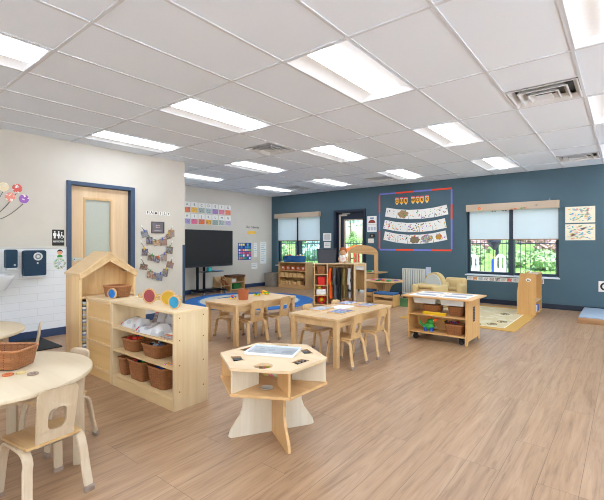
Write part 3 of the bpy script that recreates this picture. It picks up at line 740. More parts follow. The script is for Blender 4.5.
PZ = [spotted('puzzle_a', (96, 112, 150), 26, .55, .7, (90, 100, 140), .5, 2), spotted('puzzle_b', (120, 130, 160), 24, .55, .8, (170, 120, 130), .45, 5), spotted('puzzle_c', (170, 170, 180), 22, .5, .5, (150, 150, 170), .5, 8), spotted('puzzle_d', (90, 110, 160), 24, .5, .7, (200, 190, 190), .45, 11)]
for (x, y, lab), m_ in zip(((-2.475, 3.79, 'wooden framed blue puzzle at the near right of the puzzle table'), (-2.49, 4.39, 'wooden framed reddish puzzle at the far right of the puzzle table'), (-2.775, 3.81, 'pale wooden framed puzzle at the near left of the puzzle table'), (-2.77, 4.39, 'wooden framed blue puzzle at the far left of the puzzle table')), (PZ[0], PZ[1], PZ[2], PZ[3])):
    t = thing('tray_puzzle', lab, 'puzzle', (x, y, .506), R(2), 'wooden tray puzzles')
    b = MB(); b.box((0, 0, .002), (.205, .285, .004)); b.prism(rrect(.205, .285, .012), .004, .009, holes=[rrect(.185, .265, .008)]); b.build('puzzle_tray', MAPLEX, t)
    b = MB(); b.prism(rrect(.183, .263, .007), .0041, .0075); b.build('puzzle_picture', m_, t)
b = MB(); b.box((-2.66, 4.09, .5065), (.20, .29, .0012), 0, .03); on('paper_sheet', 'plain white paper lying between the puzzles', 'paper', b, PAPER)

# ------------------------------------------------------------------ open shelf with baskets and its closed neighbour
SX0, SX1, SY0, SY1, SH = -3.6, -2.638, 1.757, 2.078, .75
t = thing('storage_shelf', 'pale wooden open shelf with three tiers of baskets', 'shelf', ((SX0 + SX1) / 2, SY0, 0))
cx = (SX0 + SX1) / 2; hw = (SX1 - SX0) / 2; dp = SY1 - SY0
for s in (-1, 1):
    b = MB(); b.box((s * (hw - .009), dp / 2, (SH - .018) / 2), (.018, dp, SH - .018), .002); p = b.build('side_panel', PALE, t)
    if s == 1:
        for y in (.05, dp - .05):
            for z in (.14, .34, .53, .7):
                b = MB(); b.cyl((hw, y, z), (hw + .0012, y, z), .0055, n=12); b.build('screw_cap', flat('screw_dark', (110, 96, 84), .5, .5), p)
b = MB(); b.box((0, dp / 2, SH - .009), (2 * hw, dp, .018), .003); b.build('top_panel', wood('shelf_top', (226, 200, 160), (212, 182, 138), axis=0), t)
for z in (.095, .325, .525):
    b = MB(); b.box((0, dp / 2, z - .008), (2 * hw - .037, dp - .004, .016), .002); b.build('shelf_board', wood('shelf_board', (224, 194, 148), (208, 174, 124), axis=0), t)
b = MB(); b.box((0, .012, .04), (2 * hw - .037, .016, .078)); b.build('toe_kick', wood('shelf_board', 0, 0), t)
b = MB(); b.box((0, dp - .006, .27), (2 * hw - .037, .008, .48)); b.build('back_panel', PALE, t)
t = thing('storage_cabinet', 'wooden cabinet with three framed back panels beside the open shelf', 'cabinet', (-3.856, SY0, 0))
b = MB(); b.span(-.248, .248, .016, dp, .0, SH - .018); b.build('carcass', wood('cab_maple', (220, 180, 122), (206, 162, 102), axis=0, scale=3), t)
b = MB(); b.box((0, dp / 2, SH - .009), (.506, dp + .004, .018), .003); b.build('top_panel', wood('shelf_top', 0, 0), t)
for z in (.72, .55, .335, .09):
    b = MB(); b.box((0, .008, z), (.455, .016, .026), .003); b.build('rail', BIRCH, t)
for x in (-.241, .241):
    b = MB(); b.box((x, .008, (SH - .018) / 2), (.02, .0165, SH - .018), .002); b.build('stile', PALE, t)
for z, hh in ((.635, .145), (.443, .19), (.213, .22)):
    b = MB(); b.box((0, .0135, z), (.46, .005, hh)); b.build('inset_panel', wood('cab_maple', 0, 0), t)
def sx(x): return x
make_basket(.215, .2, .105, 'brown wicker basket of bright toys on the middle tier, left of its pair', (-3.39, SY0 + .13, .3255), 0)
make_basket(.25, .2, .105, 'brown wicker basket on the middle tier, right of its pair', (-3.06, SY0 + .14, .3255), 0)
make_basket(.10, .22, .155, 'narrow brown wicker basket at the left end of the bottom tier', (-3.50, SY0 + .14, .0955), 0)
make_basket(.235, .22, .165, 'wide brown wicker basket in the middle of the bottom tier', (-3.275, SY0 + .14, .0955), 0)
make_basket(.24, .22, .17, 'brown wicker basket at the right end of the bottom tier', (-2.96, SY0 + .14, .0955), 0)
rnd = random.Random(3)
def toy_heap(n, c, dx, dy, z, label, group, cols, r=.03):
    for k in range(n):
        x, y = c[0] + rnd.uniform(-dx, dx), c[1] + rnd.uniform(-dy, dy)
        b = MB(); M = Matrix.Rotation(rnd.uniform(0, 6), 4, 'Z') @ Matrix.Rotation(rnd.uniform(-.5, .5), 4, 'X')
        b.box((x, y, z + rnd.uniform(-.004, .012)), (r * rnd.uniform(1.2, 2.2), r, r * .8), r * .25, M=M)
        on('toy_brick', label, 'toy', b, cols[k % len(cols)], group)
toy_heap(12, (-3.39, SY0 + .13), .075, .06, .428, 'bright plastic toy heaped in the left basket of the middle tier', 'bright toys in the middle tier basket', [GREEN, RED, ORANGE, BLUE, RED], .026)
toy_heap(7, (-3.06, SY0 + .14), .09, .06, .422, 'grey or blue toy piece in the right basket of the middle tier', 'toy pieces in the right middle tier basket', [GREYF, flat('toy_slate', (110, 120, 160), .5), BLACK], .026)
toy_heap(6, (-3.275, SY0 + .14), .08, .06, .246, 'dark toy piece in the wide bottom tier basket', 'toy pieces in the wide bottom basket', [BLUE, BLACK, RED, GREEN], .024)
toy_heap(6, (-2.96, SY0 + .14), .08, .06, .25, 'dark blue toy piece in the right bottom tier basket', 'toy pieces in the right bottom basket', [BLUE, BLACK], .026)
# zip bags, lumpy clear plastic
BAGM = spotted('zip_bag', (206, 204, 206), 14, .5, .15, (150, 148, 156), .75, 4, .14)
def zip_bag(loc, l, w, h, rz, label, tilt=0):
    t = thing('zip_bag', label, 'bag', loc, rz, 'clear zip bags on the top tier'); rr = random.Random(l * 99)
    b = MB(); nx, ny = 26, 16
    ph = [rr.uniform(0, 6) for _ in range(6)]
    def Z(u, v): return h * max(0.0, 1 - abs(2 * u - 1) ** 4) ** .7 * max(0.0, 1 - abs(2 * v - 1) ** 4) ** .7 * (.72 + .16 * math.sin(5 * u + ph[0]) * math.cos(4 * v + ph[1]) + .10 * math.sin(9 * u + ph[2]) + .07 * math.sin(8 * v + 6 * u + ph[3]))
    top = [[(l * (u / nx - .5), w * (v / ny - .5), .004 + Z(u / nx, v / ny)) for v in range(ny + 1)] for u in range(nx + 1)]
    loop = [r_ + [(x, y, 0.0) for x, y, z in reversed(r_)] for r_ in top]
    b.rings(loop); b.build('bag_body', BAGM, t, angle=80)
    b = MB(); b.tube([(l * (u / nx - .5), w * .46, .008 + Z(u / nx, .96)) for u in range(nx + 1)], .005, 6); b.tube([(-l * .47, w * (v / ny - .5), .01 + Z(.03, v / ny)) for v in range(ny + 1)], .004, 6); b.build('red_zipper', RED, t)
    return t
zip_bag((-3.395, SY0 + .14, .526), .33, .17, .10, R(-3), 'clear zip bag with red zipper at the left end of the top tier')
zip_bag((-3.06, SY0 + .12, .526), .32, .2, .09, R(3), 'clear zip bag with red zipper lying to the right of the other bag')
t = thing('zip_bag', 'clear zip bag propped upright behind the two flat bags', 'bag', (-3.2, SY0 + .29, .526), 0, 'clear zip bags on the top tier')
b = MB(); b.rings([[(-.16 + .32 * k / 16, .012 * math.sin(k) + (-.006 if j == 0 or j == 3 else .006) - (.04 if j in (0, 1) else 0), (0 if j in (0, 1) else .10 + .035 * math.sin(PI * k / 16))) for j in range(4)] for k in range(17)]); b.build('bag_body', BAGM, t, angle=80)
b = MB(); b.tube([(-.16 + .32 * k / 16, .012 * math.sin(k), .104 + .035 * math.sin(PI * k / 16)) for k in range(17)], .005, 6); b.build('red_zipper', RED, t)
for k in range(4):
    b = MB(); b.box((-2.79 + .008 * k, SY0 + .1 + .02 * k, .529 + .008 * k), (.15, .16, .005), 0, .1 * k - .1)
    on('picture_book', 'thin book in the small pile at the right end of the top tier', 'book', b, [flat('book_tan', (190, 160, 140), .6), flat('book_grey', (170, 170, 175), .6), TERRA, PAPER][k], 'thin books on the top tier')
b = MB(); b.box((-2.75, SY0 + .07, .3285), (.13, .09, .004), 0, .2); on('picture_card', 'colourful card on the right end of the middle tier', 'card', b, spotted('pcard', (230, 150, 70), 40, .4, 1, seed=9))
# on top of shelf: basket and colour viewers
make_basket(.24, .17, .105, 'wide brown wicker basket on top of the wooden cabinet', (-3.87, SY0 + .19, SH + .001), R(8), .84)
def viewer(x, y, r, mat, label, face=-38.0, rings=True):
    t = thing('color_viewer', label, 'toy', (x, y, SH + .001), R(face), 'round wooden colour viewers')
    b = MB(); n = 40
    b.lathe([(r * .82, -.008), (r, -.008), (r, .008), (r * .82, .008), (r * .82, -.008)], n=n, caps=False); 
    o = b.build('wooden_rim', BIRCHZ, t); o.data.transform(Matrix.Translation((0, 0, r)) @ Matrix.Rotation(R(90), 4, 'X'))
    b = MB(); b.cyl((0, -.004, r), (0, .004, r), r * .83, n=n); b.build('colour_lens', mat, t)
    if rings:
        for s in (-1, 1):
            b = MB(); b.tube([(s * (r + .022) + .022 * math.cos(2 * PI * k / 20), 0, r + .016 * math.sin(2 * PI * k / 20)) for k in range(20)], .005, 8, closed=True); b.build('ring_handle', flat('ring_gold', (196, 156, 72), .4), t)
    return t
viewer(-3.73, SY0 + .07, .05, flat('lens_blue', (36, 112, 190), .25), 'small blue wooden colour viewer in front of the basket', 20, False)
viewer(-3.19, SY0 + .13, .066, flat('lens_red', (158, 74, 80), .25), 'rose red wooden colour viewer standing on the shelf top', 25)
viewer(-2.955, SY0 + .16, .066, flat('lens_yellow', (192, 150, 24), .25), 'yellow wooden colour viewer standing on the shelf top', 42)
viewer(-2.765, SY0 + .09, .054, flat('lens_cyan', (56, 150, 190), .25), 'light blue wooden colour viewer near the right end of the shelf top', 20, False)
# ------------------------------------------------------------------ tall wooden house
HX0, HX1, HY0, HY1 = -4.495, -4.14, 1.713, 2.30
hz, pk = .943, 1.161; my = (HY0 + HY1) / 2
t = thing('play_house', 'tall wooden house with a gabled roof beside the cabinet', 'play house', ((HX0 + HX1) / 2, my, 0))
ox, oy = (HX0 + HX1) / 2, my
for s in (-1, 1):
    b = MB(); y = s * ((HY1 - HY0) / 2 - .0145); b.box((0, y, hz / 2 + .005), (HX1 - HX0 - .04, .029, hz + .01), .003); b.build('side_panel', [BIRCHZ, None, wood('house_side', (226, 190, 138), (208, 166, 112), axis=2, scale=4)][s + 1] if s > 0 else wood('house_side', (226, 190, 138), (208, 166, 112), axis=2, scale=4), t)
b = MB(); hwid = (HY1 - HY0) / 2 - .03
b.prism([(-hwid, .0), (hwid, .0), (hwid, hz), (0, pk - .03), (-hwid, hz)], (HX1 - HX0) / 2 - .2, (HX1 - HX0) / 2 - .185, 'yz'); b.build('back_panel', wood('house_back', (218, 178, 124), (196, 150, 98), axis=2, scale=9, stretch=.1), t, smooth=False)
b = MB(); e = (HY1 - HY0) / 2 + .002; d = (HX1 - HX0) / 2
b.prism([(-e, hz - .03), (-e, hz + .02), (0, pk + .004), (e, hz + .02), (e, hz - .03), (0, pk - .075)], d - .018, d, 'yz'); b.build('gable_board', BIRCH, t, smooth=False)
for s in (-1, 1):
    b = MB(); b.prism([(s * (e + .004), hz + .012), (s * (e + .004), hz + .03), (0, pk + .024), (0, pk + .005)], -d - .004, d + .006, 'yz'); b.build('roof_panel', wood('roof_birch', (224, 192, 148), (208, 172, 126), axis=0, scale=4), t, smooth=False)
for z in (.12, .73):
    b = MB(); b.box((0, 0, z), (HX1 - HX0 - .03, HY1 - HY0 - .06, .022), .002); b.build('shelf_board', BIRCHY, t)
for k in range(32):
    b = MB(); b.box((HX1 - .098 + .004 * math.sin(k * 2.1), HY0 + .12 + .004 * math.cos(k * 1.7), .1405 + .0175 * k), (.15, .17, .017), .002)
    on('game_board', 'thin flat board in the tall narrow stack inside the wooden house', 'board', b, [PAPER, GREYF, flat('gb_blue', (130, 146, 170), .5), SAND, SAND, flat('gb_dark', (120, 112, 110), .5), flat('gb_rose', (190, 160, 140), .5)][(k * 5) % 7], 'boards stacked in the wooden house')

# ------------------------------------------------------------------ things on the beige door wall (faces +X)
INK = flat('ink_black', (22, 22, 24), .6)
# restroom sign
t = thing('restroom_sign', 'small black restroom sign with white pictograms left of the door', 'sign', (XW + .001, 2.259, 1.352))
b = MB(); b.prism(rrect(.152, .222, .008), 0, .006, 'yz'); b.build('sign_plate', flat('sign_black', (34, 32, 30), .5), t)
SW = flat('sign_white', (236, 236, 232), .6)
def pict(cy, dress):
    b = MB(); b.prism(circ(.011, 16, cy, .078), .0062, .0075, 'yz')
    if dress: b.prism([(cy - .008, .062), (cy + .008, .062), (cy + .024, .02), (cy + .009, .02), (cy + .009, -.012), (cy - .009, -.012), (cy - .009, .02), (cy - .024, .02)], .0062, .0075, 'yz')
    else: b.prism([(cy - .02, .062), (cy + .02, .062), (cy + .02, .025), (cy + .012, .025), (cy + .012, -.012), (cy - .012, -.012), (cy - .012, .025), (cy - .02, .025)], .0062, .0075, 'yz')
    return b.build('pictogram', SW, t)
pict(-.045, False); pict(.005, True)
b = MB(); b.prism(circ(.008, 14, .044, .07), .0062, .0075, 'yz'); b.prism([(.036, .058), (.048, .058), (.05, .03), (.068, .03), (.072, .0), (.064, .0), (.06, .018), (.036, .018)], .0062, .0075, 'yz')
b.prism(circ(.02, 20, .045, .008), .0062, .0072, 'yz', [circ(.015, 20, .045, .008)]); b.build('pictogram', SW, t)
b = MB(); b.span(.0062, .0073, -.066, .066, -.038, -.034); b.build('sign_rule', SW, t, smooth=False)
text_mesh('RESTROOM', .026, 'sign_text', SW, t, ON_EAST((.0066, 0, -.058)))
# paper towel dispenser, soap dispenser
t = thing('paper_towel_dispenser', 'large navy paper towel dispenser on the white block wall', 'dispenser', (XW + .013, 1.95, 1.01))
b = MB(); b.prism(rrect(.26, .34, .03), .0, .085, 'yz'); b.build('dispenser_case', flat('disp_navy', (16, 50, 76), .4, spec=.3), t)
b = MB(); b.prism(circ(.053, 32, .03, .088), .085, .097, 'yz', [circ(.036, 32, .03, .088)]); b.prism(circ(.018, 24, .03, .088), .085, .099, 'yz'); b.build('crank_wheel', flat('disp_grey', (206, 208, 210), .35), t)
b = MB(); b.prism(circ(.036, 24, .03, .088), .0848, .088, 'yz'); b.build('wheel_recess', flat('disp_mid', (120, 130, 138), .4), t)
b = MB(); b.span(.005, .09, -.13, .13, -.182, -.165, .004); b.build('paper_slot', flat('disp_grey', 0), t)
b = MB(); b.span(.085, .087, .018, .036, -.01, .012); b.build('lock_plate', STEEL, t)
t = thing('soap_dispenser', 'small navy soap dispenser left of the paper towel dispenser', 'dispenser', (XW + .013, 1.69, 1.075))
b = MB(); b.prism(rrect(.125, .235, .02), 0, .085, 'yz'); b.build('dispenser_case', flat('disp_navy', 0), t)
b = MB(); b.span(.01, .09, -.055, .055, -.142, -.115, .006); b.build('push_bar', flat('disp_grey', 0), t)
b = MB(); b.span(.085, .087, .02, .04, -.09, -.07); b.build('level_window', STEEL, t)
# stickers on the block wall
t = thing('wall_sticker', 'round headed child sticker with black hair and a green shirt', 'sticker', (XW + .0125, 2.277, 1.135))
b = MB(); b.prism([(-.036, -.058), (.036, -.058), (.03, -.03), (.012, -.022), (-.012, -.022), (-.03, -.03)], 0, .0015, 'yz'); b.build('shirt', GREEN, t)
b = MB(); b.prism(circ(.033, 24, 0, .01), .0012, .0022, 'yz'); b.build('face', flat('skin_tone', (226, 160, 124), .6), t)
b = MB(); b.prism([(.037 * math.cos(a), .012 + .04 * math.sin(a)) for a in [R(x) for x in range(-5, 190, 13)]] + [(-.024, .026), (.024, .028)], .002, .003, 'yz'); b.build('hair', INK, t)
b = MB(); b.prism(circ(.004, 10, -.012, .01), .0022, .003, 'yz'); b.prism(circ(.004, 10, .012, .01), .0022, .003, 'yz'); b.build('eyes', INK, t)
t = thing('wall_sticker', 'ring shaped green and yellow leafy sticker below the child sticker', 'sticker', (XW + .0125, 2.275, .99))
b = MB(); b.prism(circ(.078, 36), 0, .0015, 'yz', [circ(.05, 36)]); b.build('leaf_ring', spotted('leaf_ring', (214, 214, 196), 40, .45, 1, (96, 140, 60), .6), t)
b = MB(); b.prism(circ(.0495, 36), 0, .001, 'yz'); b.build('ring_center', spotted('ring_center', (224, 224, 226), 40, .45, .3, (120, 150, 140), .7), t)
# balloon decals with strings
for y, z, c, lab in ((1.63, 1.99, (238, 222, 186), 'cream balloon decal with a dark string, leftmost of the wall balloons'), (1.775, 1.985, (222, 104, 98), 'red balloon decal with a dark string, highest of the wall balloons'), (1.697, 1.866, (236, 150, 134), 'coral balloon decal with a dark string below the red balloon'), (1.85, 1.855, (160, 104, 190), 'purple balloon decal with a dark string, rightmost of the wall balloons')):
    t = thing('balloon_decal', lab, 'wall decal', (XW + .001 + (.009 if 'coral' in lab else 0), y, z), 0, 'balloon decals on the beige wall')
    b = MB(); b.prism([(.056 * math.cos(a), .058 * math.sin(a)) for a in [2 * PI * k / 28 for k in range(28)]], 0, .003, 'yz'); b.prism([(-.01, -.058), (.0, -.054), (.01, -.058), (.004, -.068), (-.004, -.068)], 0, .003, 'yz')
    b.build('balloon', spotted('balloon%d' % c[2], c, 22, .35, .2, (244, 236, 226), .75, y), t)
    b = MB(); ex, ez = 1.40 + (y - 1.63) * .35 - y, 1.60 - (y - 1.63) * .25 - z
    b.tube([(.002, -.01 + (ex + .01) * s, -.066 + (ez + .066) * s - .05 * math.sin(PI * s)) for s in [k / 12 for k in range(13)]], .0035, 5); b.build('string', INK, t)
# lettering FAMILY
for k, (ch, y) in enumerate(zip('FAMILY', (3.606, 3.678, 3.76, 3.845, 3.921, 3.998))):
    t = thing('letter_card', 'white card with the black letter %s above the photo garlands' % ch, 'letter', (XW + .001, y, 1.782 + .004 * math.sin(k * 2)), 0, 'letter cards above the photo garlands')
    b = MB(); b.prism(rrect(.056, .062, .01), 0, .002, 'yz'); b.build('card', PAPER, t)
    text_mesh(ch, .06, 'letter', INK, t, ON_EAST((.0025, 0, 0)))
# small grey picture
t = thing('wall_picture', 'small grey square picture in a dark frame above the garlands', 'picture', (XW + .001, 3.79, 1.54))
b = MB(); b.prism(rrect(.24, .195, .004), 0, .014, 'yz', [rrect(.21, .165, .003)]); b.build('picture_frame', flat('frame_taupe', (84, 76, 80), .5), t)
b = MB(); b.prism(rrect(.212, .167, .002), 0, .006, 'yz'); b.build('picture_print', flat('print_grey', (112, 106, 112), .6), t)
b = MB(); b.prism(rrect(.075, .05, .01, cy=.018), .006, .0072, 'yz', [rrect(.055, .03, .006, cy=.018)]); b.span(.006, .0072, -.07, .07, -.05, -.044); b.span(.006, .0072, -.055, .055, -.062, -.057); b.build('picture_drawing', flat('print_light', (190, 184, 190), .6), t)
b = MB(); b.span(.006, .0073, .016, .034, .004, .03); b.build('red_mark', RED, t, smooth=False)
# photo garlands: cord with two hooks, pegged prints
rg = random.Random(11)
GAR = [([(3.50, 1.54), (4.067, 1.55)], [(3.535, 1.43), (3.633, 1.375), (3.755, 1.30), (3.885, 1.325), (3.985, 1.395), (4.045, 1.405)], 'top'),
       ([(3.488, 1.29), (4.067, 1.29)], [(3.555, 1.125), (3.668, 1.105), (3.79, 1.045), (3.905, 1.03), (4.022, 1.125)], 'middle'),
       ([(3.488, 1.025), (4.067, 1.01)], [(3.54, .865), (3.645, .795), (3.74, .75), (3.83, .75), (3.94, .81), (4.035, .88)], 'bottom')]
PC = [(120, 88, 68), (150, 112, 90), (92, 98, 112), (122, 122, 130), (100, 82, 74), (168, 128, 90), (84, 94, 130)]
for hooks, prints, nm in GAR:
    t = thing('photo_garland', '%s of the three dark cords hung between white wall hooks' % nm, 'garland', (XW + .001, 3.78, 0), 0, 'photo garland cords')
    (ya, za), (yb, zb) = hooks
    low = min(z for _, z in prints)
    b = MB(); b.tube([(.007, ya - 3.78 + (yb - ya) * s, (za + (zb - za) * s) - (za - low - .025) * (1 - (2 * s - 1) ** 2)) for s in [k / 24 for k in range(25)]], .0028, 6); b.build('cord', INK, t)
    for y, z in hooks:
        b = MB(); b.prism(rrect(.022, .04, .008, cx=y - 3.78, cy=z + .01), 0, .005, 'yz'); b.tube([(.005, y - 3.78, z + .005), (.014, y - 3.78, z - .006), (.016, y - 3.78, z + .006)], .003, 6); b.build('wall_hook', WHITE, t)
    n = len(prints)
    for k, (y, z) in enumerate(prints):
        s = (y - ya) / (yb - ya); zc = (za + (zb - za) * s) - (za - low - .025) * (1 - (2 * s - 1) ** 2)
        w_, h_ = rg.uniform(.105, .14), rg.uniform(.085, .13)
        t = thing('family_photo', '%s photo print from the left pegged on the %s cord' % (ORD[k], nm), 'photo', (XW + .011 + .004 * (k % 2), y, zc - .008), 0, 'photo prints pegged on cords')
        tl = Matrix.Rotation(rg.uniform(-.35, .35), 4, 'X')
        b = MB(); b.M = tl; b.prism(rrect(w_, h_, .003, cy=-h_ / 2), 0, .0015, 'yz')
        col = PC[rg.randrange(7)]
        b.build('print', spotted('photo%s%d' % (nm, k), col, 34, .5, .3, PC[rg.randrange(7)], .78, k * 1.3), t)
        b = MB(); b.M = tl; b.box((.006, rg.uniform(-.02, .02), .004), (.009, .014, .045), .002); b.build('clothespin', [RED, ORANGE, YELL, GREEN, BLUE, YELL][rg.randrange(6)], t)
# sink edge at the left border
t = thing('wall_sink', 'white wall sink edge at the left border below the soap dispenser', 'sink', (XW + .013, 1.38, .0))
b = MB()
rs = []
for sx_, sy_, z in ((.20, .19, .70), (.30, .24, .80), (.36, .27, .86), (.365, .275, .885), (.33, .245, .885), (.27, .19, .80), (.12, .1, .765)): rs.append([(max(0.0, .20 + x), y, z) for x, y in rrect(sx_ * 1.1, sy_ * 2, .06)])
b.rings(rs); b.build('basin', flat('porcelain', (232, 234, 238), .15), t)
b = MB(); b.span(0, .04, -.2, .2, .84, .99, .01); b.build('backsplash', flat('porcelain', 0), t)
b = MB(); b.cyl((.07, 0, .885), (.07, 0, .95), .016); b.tube([(.07, 0, .95), (.09, 0, 1.02), (.14, 0, 1.03), (.17, 0, .99)], .011, 10); b.build('faucet', STEEL, t)
b = MB(); b.cyl((.1, 0, .45), (.1, 0, .72), .022); b.tube([(.1, 0, .46), (.08, 0, .42), (.0, 0, .42)], .02, 10); b.build('drain_pipe', STEEL, t)
b = MB(); b.prism(rrect(.72, .42, .02, cx=-5.75, cy=1.82), .001, .012); on('floor_mat', 'black rubber floor mat below the paper towel dispenser', 'mat', b, flat('mat_black', (26, 28, 30), .8, bump=.4))

# ------------------------------------------------------------------ wall behind the television (faces +X)
KX = XT / -8.547
def W2(y, z): return (y * KX, 1.263 + (z - 1.263) * KX)
r1 = [(234, 120, 70), (240, 186, 70), (176, 186, 176), (176, 190, 190), (164, 130, 190), (236, 130, 160), (236, 130, 84)]
r2 = [(170, 150, 200), (236, 110, 150), (232, 112, 60), (240, 176, 50), (150, 170, 156), (170, 186, 178), (190, 170, 204)]
for row, (cols, zz, chars) in enumerate(((r1, 2.19, 'ABCDEFG'), (r2, 1.898, 'HIJKLMN'))):
    for k in range(7):
        y, z = W2(6.07 + .222 * k, zz)
        t = thing('alphabet_card', 'letter card %s from the left in the %s row above the television' % (ORD[k], ('upper', 'lower')[row]), 'card', (XT + .001, y, z), 0, 'letter cards above the television')
        b = MB(); b.prism(rrect(.2, .27, .004), 0, .0015, 'yz'); b.build('card', PAPER, t)
        b = MB(); b.prism(rrect(.19, .13, .004, cy=-.062), .0015, .0022, 'yz'); b.build('picture_panel', spotted('alpha%d%d' % (row, k), cols[k], 26, .4, .4, tuple(int(x * .6) for x in cols[k]), .7, k + row * 9), t)
        text_mesh(chars[k], .095, 'letter', flat('ink_grey', (70, 70, 78), .7), t, ON_EAST((.002, 0, .07)), bold=0)
y, z = W2(8.345, 1.755)
b = text_mesh('Our Calendar', .098, 'wall_lettering', INK, None, ON_EAST((XT + .002, y, z)), bold=.005); tag(b, 'small black script lettering above the yellow strip', 'lettering')
y, z = W2(8.31, 1.60); b = MB(); b.prism(rrect(.34, .09, .01, cx=y, cy=z), XT + .001, XT + .003, 'yz'); on('name_strip', 'yellow paper strip under the black script lettering', 'sign', b, flat('strip_yellow', (244, 196, 80), .7))
y, z = W2(8.025, 1.05)
t = thing('calendar_chart', 'blue calendar pocket chart with coloured cards beside the television', 'calendar', (XT + .001, y, z))
b = MB(); b.prism(rrect(.52, .49, .01), 0, .004, 'yz'); b.build('chart_backing', flat('chart_blue', (22, 62, 150), .6), t)
cc = [[(240, 230, 120)] * 3 + [None, (120, 200, 120), None], [(40, 110, 190), (60, 140, 210), None, (60, 150, 220), (40, 160, 200), (30, 110, 180)], [(220, 220, 230), (236, 90, 60), (250, 200, 60), (220, 220, 240), (236, 220, 80), (140, 200, 90)], [(240, 160, 190), (230, 80, 140), (236, 110, 80), (200, 50, 90), (220, 60, 60), (240, 120, 60)], [(120, 200, 120), (60, 180, 190), (240, 240, 240), (230, 60, 80), (230, 230, 240), (220, 70, 100)], [(240, 180, 60), (240, 120, 50), (100, 180, 80), (60, 150, 90), (30, 90, 170), (240, 240, 240)]]
for i, rw in enumerate(cc):
    for j, c in enumerate(rw):
        if c is None: continue
        b = MB(); b.prism(rrect(.062, .058, .004, cx=-.2 + .08 * j, cy=.195 - .078 * i), .004, .006, 'yz'); b.build('pocket_card', flat('cc%d_%d_%d' % c, c, .6), t)
for y0, z0, w_, h_, lab in ((8.79, 1.0, .26, .66, 'long white list sheet on the wall near the corner'), (8.46, 1.09, .13, .42, 'narrow pale list sheet between calendar chart and long sheet'), (8.42, .62, .24, .18, 'small white sheet low on the wall under the narrow list')):
    y, z = W2(y0, z0)
    t = thing('list_sheet', lab, 'paper', (XT + .001, y, z), 0, 'white list sheets near the calendar')
    b = MB(); b.prism(rrect(w_, h_, .004), 0, .0015, 'yz'); b.build('sheet', PAPER, t)
    b = MB()
    for i in range(int(h_ / .07)):
        zz = h_ / 2 - .04 - .065 * i; b.span(.0015, .002, -w_ * .38, w_ * (.38 - .12 * (i % 3)), zz - .008, zz + .008)
    b.build('text_lines', flat('line_blue', (150, 176, 206), .7), t, smooth=False)
# television on its cart
t = thing('television', 'large black flat television mounted on a wheeled cart', 'television', (-8.02, 6.36, 1.167))
b = MB(); b.prism(rrect(1.455, .88, .012), -.025, .02, 'yz', [rrect(1.415, .835, .004, cy=.008)]); b.build('bezel', BLACK, t)
b = MB(); b.prism(rrect(1.42, .84, .004, cy=.008), -.02, .014, 'yz'); b.build('screen', SCREEN, t)
b = MB(); b.box((-.04, 0, 0), (.03, .7, .5), .01); b.build('back_cover', BLACKM, t)
b = MB(); b.span(-.02, .022, -.725, .725, -.463, -.44, .004); b.build('speaker_bar', flat('bar_grey', (60, 66, 74), .4, .5), t)
t = thing('television_cart', 'black metal television cart with a small shelf and casters', 'cart', (-8.22, 6.36, 0))
for y in (-.22, -.02):
    b = MB(); b.box((0, y, .85), (.05, .055, 1.46), .008); b.build('upright', BLACKM, t)
b = MB(); b.box((.083, .0, 1.16), (.116, .5, .36), .006); b.build('mount_plate', BLACKM, t)
b = MB(); b.box((.12, .1, .575), (.26, .62, .018), .004); b.build('cart_shelf', flat('shelf_steel', (50, 60, 70), .35, .5), t)
b = MB()
b.box((.0, .13, .11), (.12, .66, .05), .01)
for y in (-.2, .46): b.box((.0, y, .1), (.54, .06, .05), .01)
b.build('cart_base', BLACKM, t)
for x in (-.23, .23):
    for y in (-.2, .46):
        b = MB(); b.cyl((x, y - .018, .036), (x, y + .018, .036), .036, n=18); b.box((x, y, .07), (.04, .05, .03), .006); b.build('caster', flat('caster_grey', (120, 122, 126), .4), t)
b = MB(); b.box((-8.07, 6.38, .635), (.10, .10, .10), .008); on('storage_box', 'small teal box on the television cart shelf', 'box', b, TEALB)
b = MB(); b.box((-8.08, 6.62, .5915), (.16, .26, .012), .002); on('tablet', 'flat blue tablet on the television cart shelf', 'tablet', b, flat('tab_blue', (90, 140, 180), .3))
# low brown shelf by the tan wall
t = thing('low_shelf', 'low brown topped shelf by the wall right of the television', 'shelf', (XT + .02, 7.50, 0))
b = MB(); b.span(0, .32, -.25, .25, .36, .415, .004); b.build('top_panel', wood('walnut', (104, 68, 46), (82, 52, 34), rough=.8, axis=1), t)
for y in (-.235, .235): 
    b = MB(); b.span(.0, .30, y - .01, y + .01, .0, .36, .002); b.build('side_panel', MAPLE, t)
b = MB(); b.span(.0, .012, -.225, .225, .02, .36); b.build('back_panel', MAPLE, t)
for z in (.03, .22):
    b = MB(); b.span(.013, .298, -.225, .225, z - .009, z + .009, .002); b.build('shelf_board', BIRCHY, t)
b = MB(); b.box((XT + .19, 7.50, .1145), (.18, .26, .15), .01); on('storage_bin', 'green bin on the lower board of the low brown shelf', 'bin', b, flat('bin_green', (30, 110, 52), .4))
b = MB(); b.box((XT + .2, 7.40, .2755), (.14, .15, .09), .008); on('storage_bin', 'white bin on the middle board of the low brown shelf', 'bin', b, WPLAST)
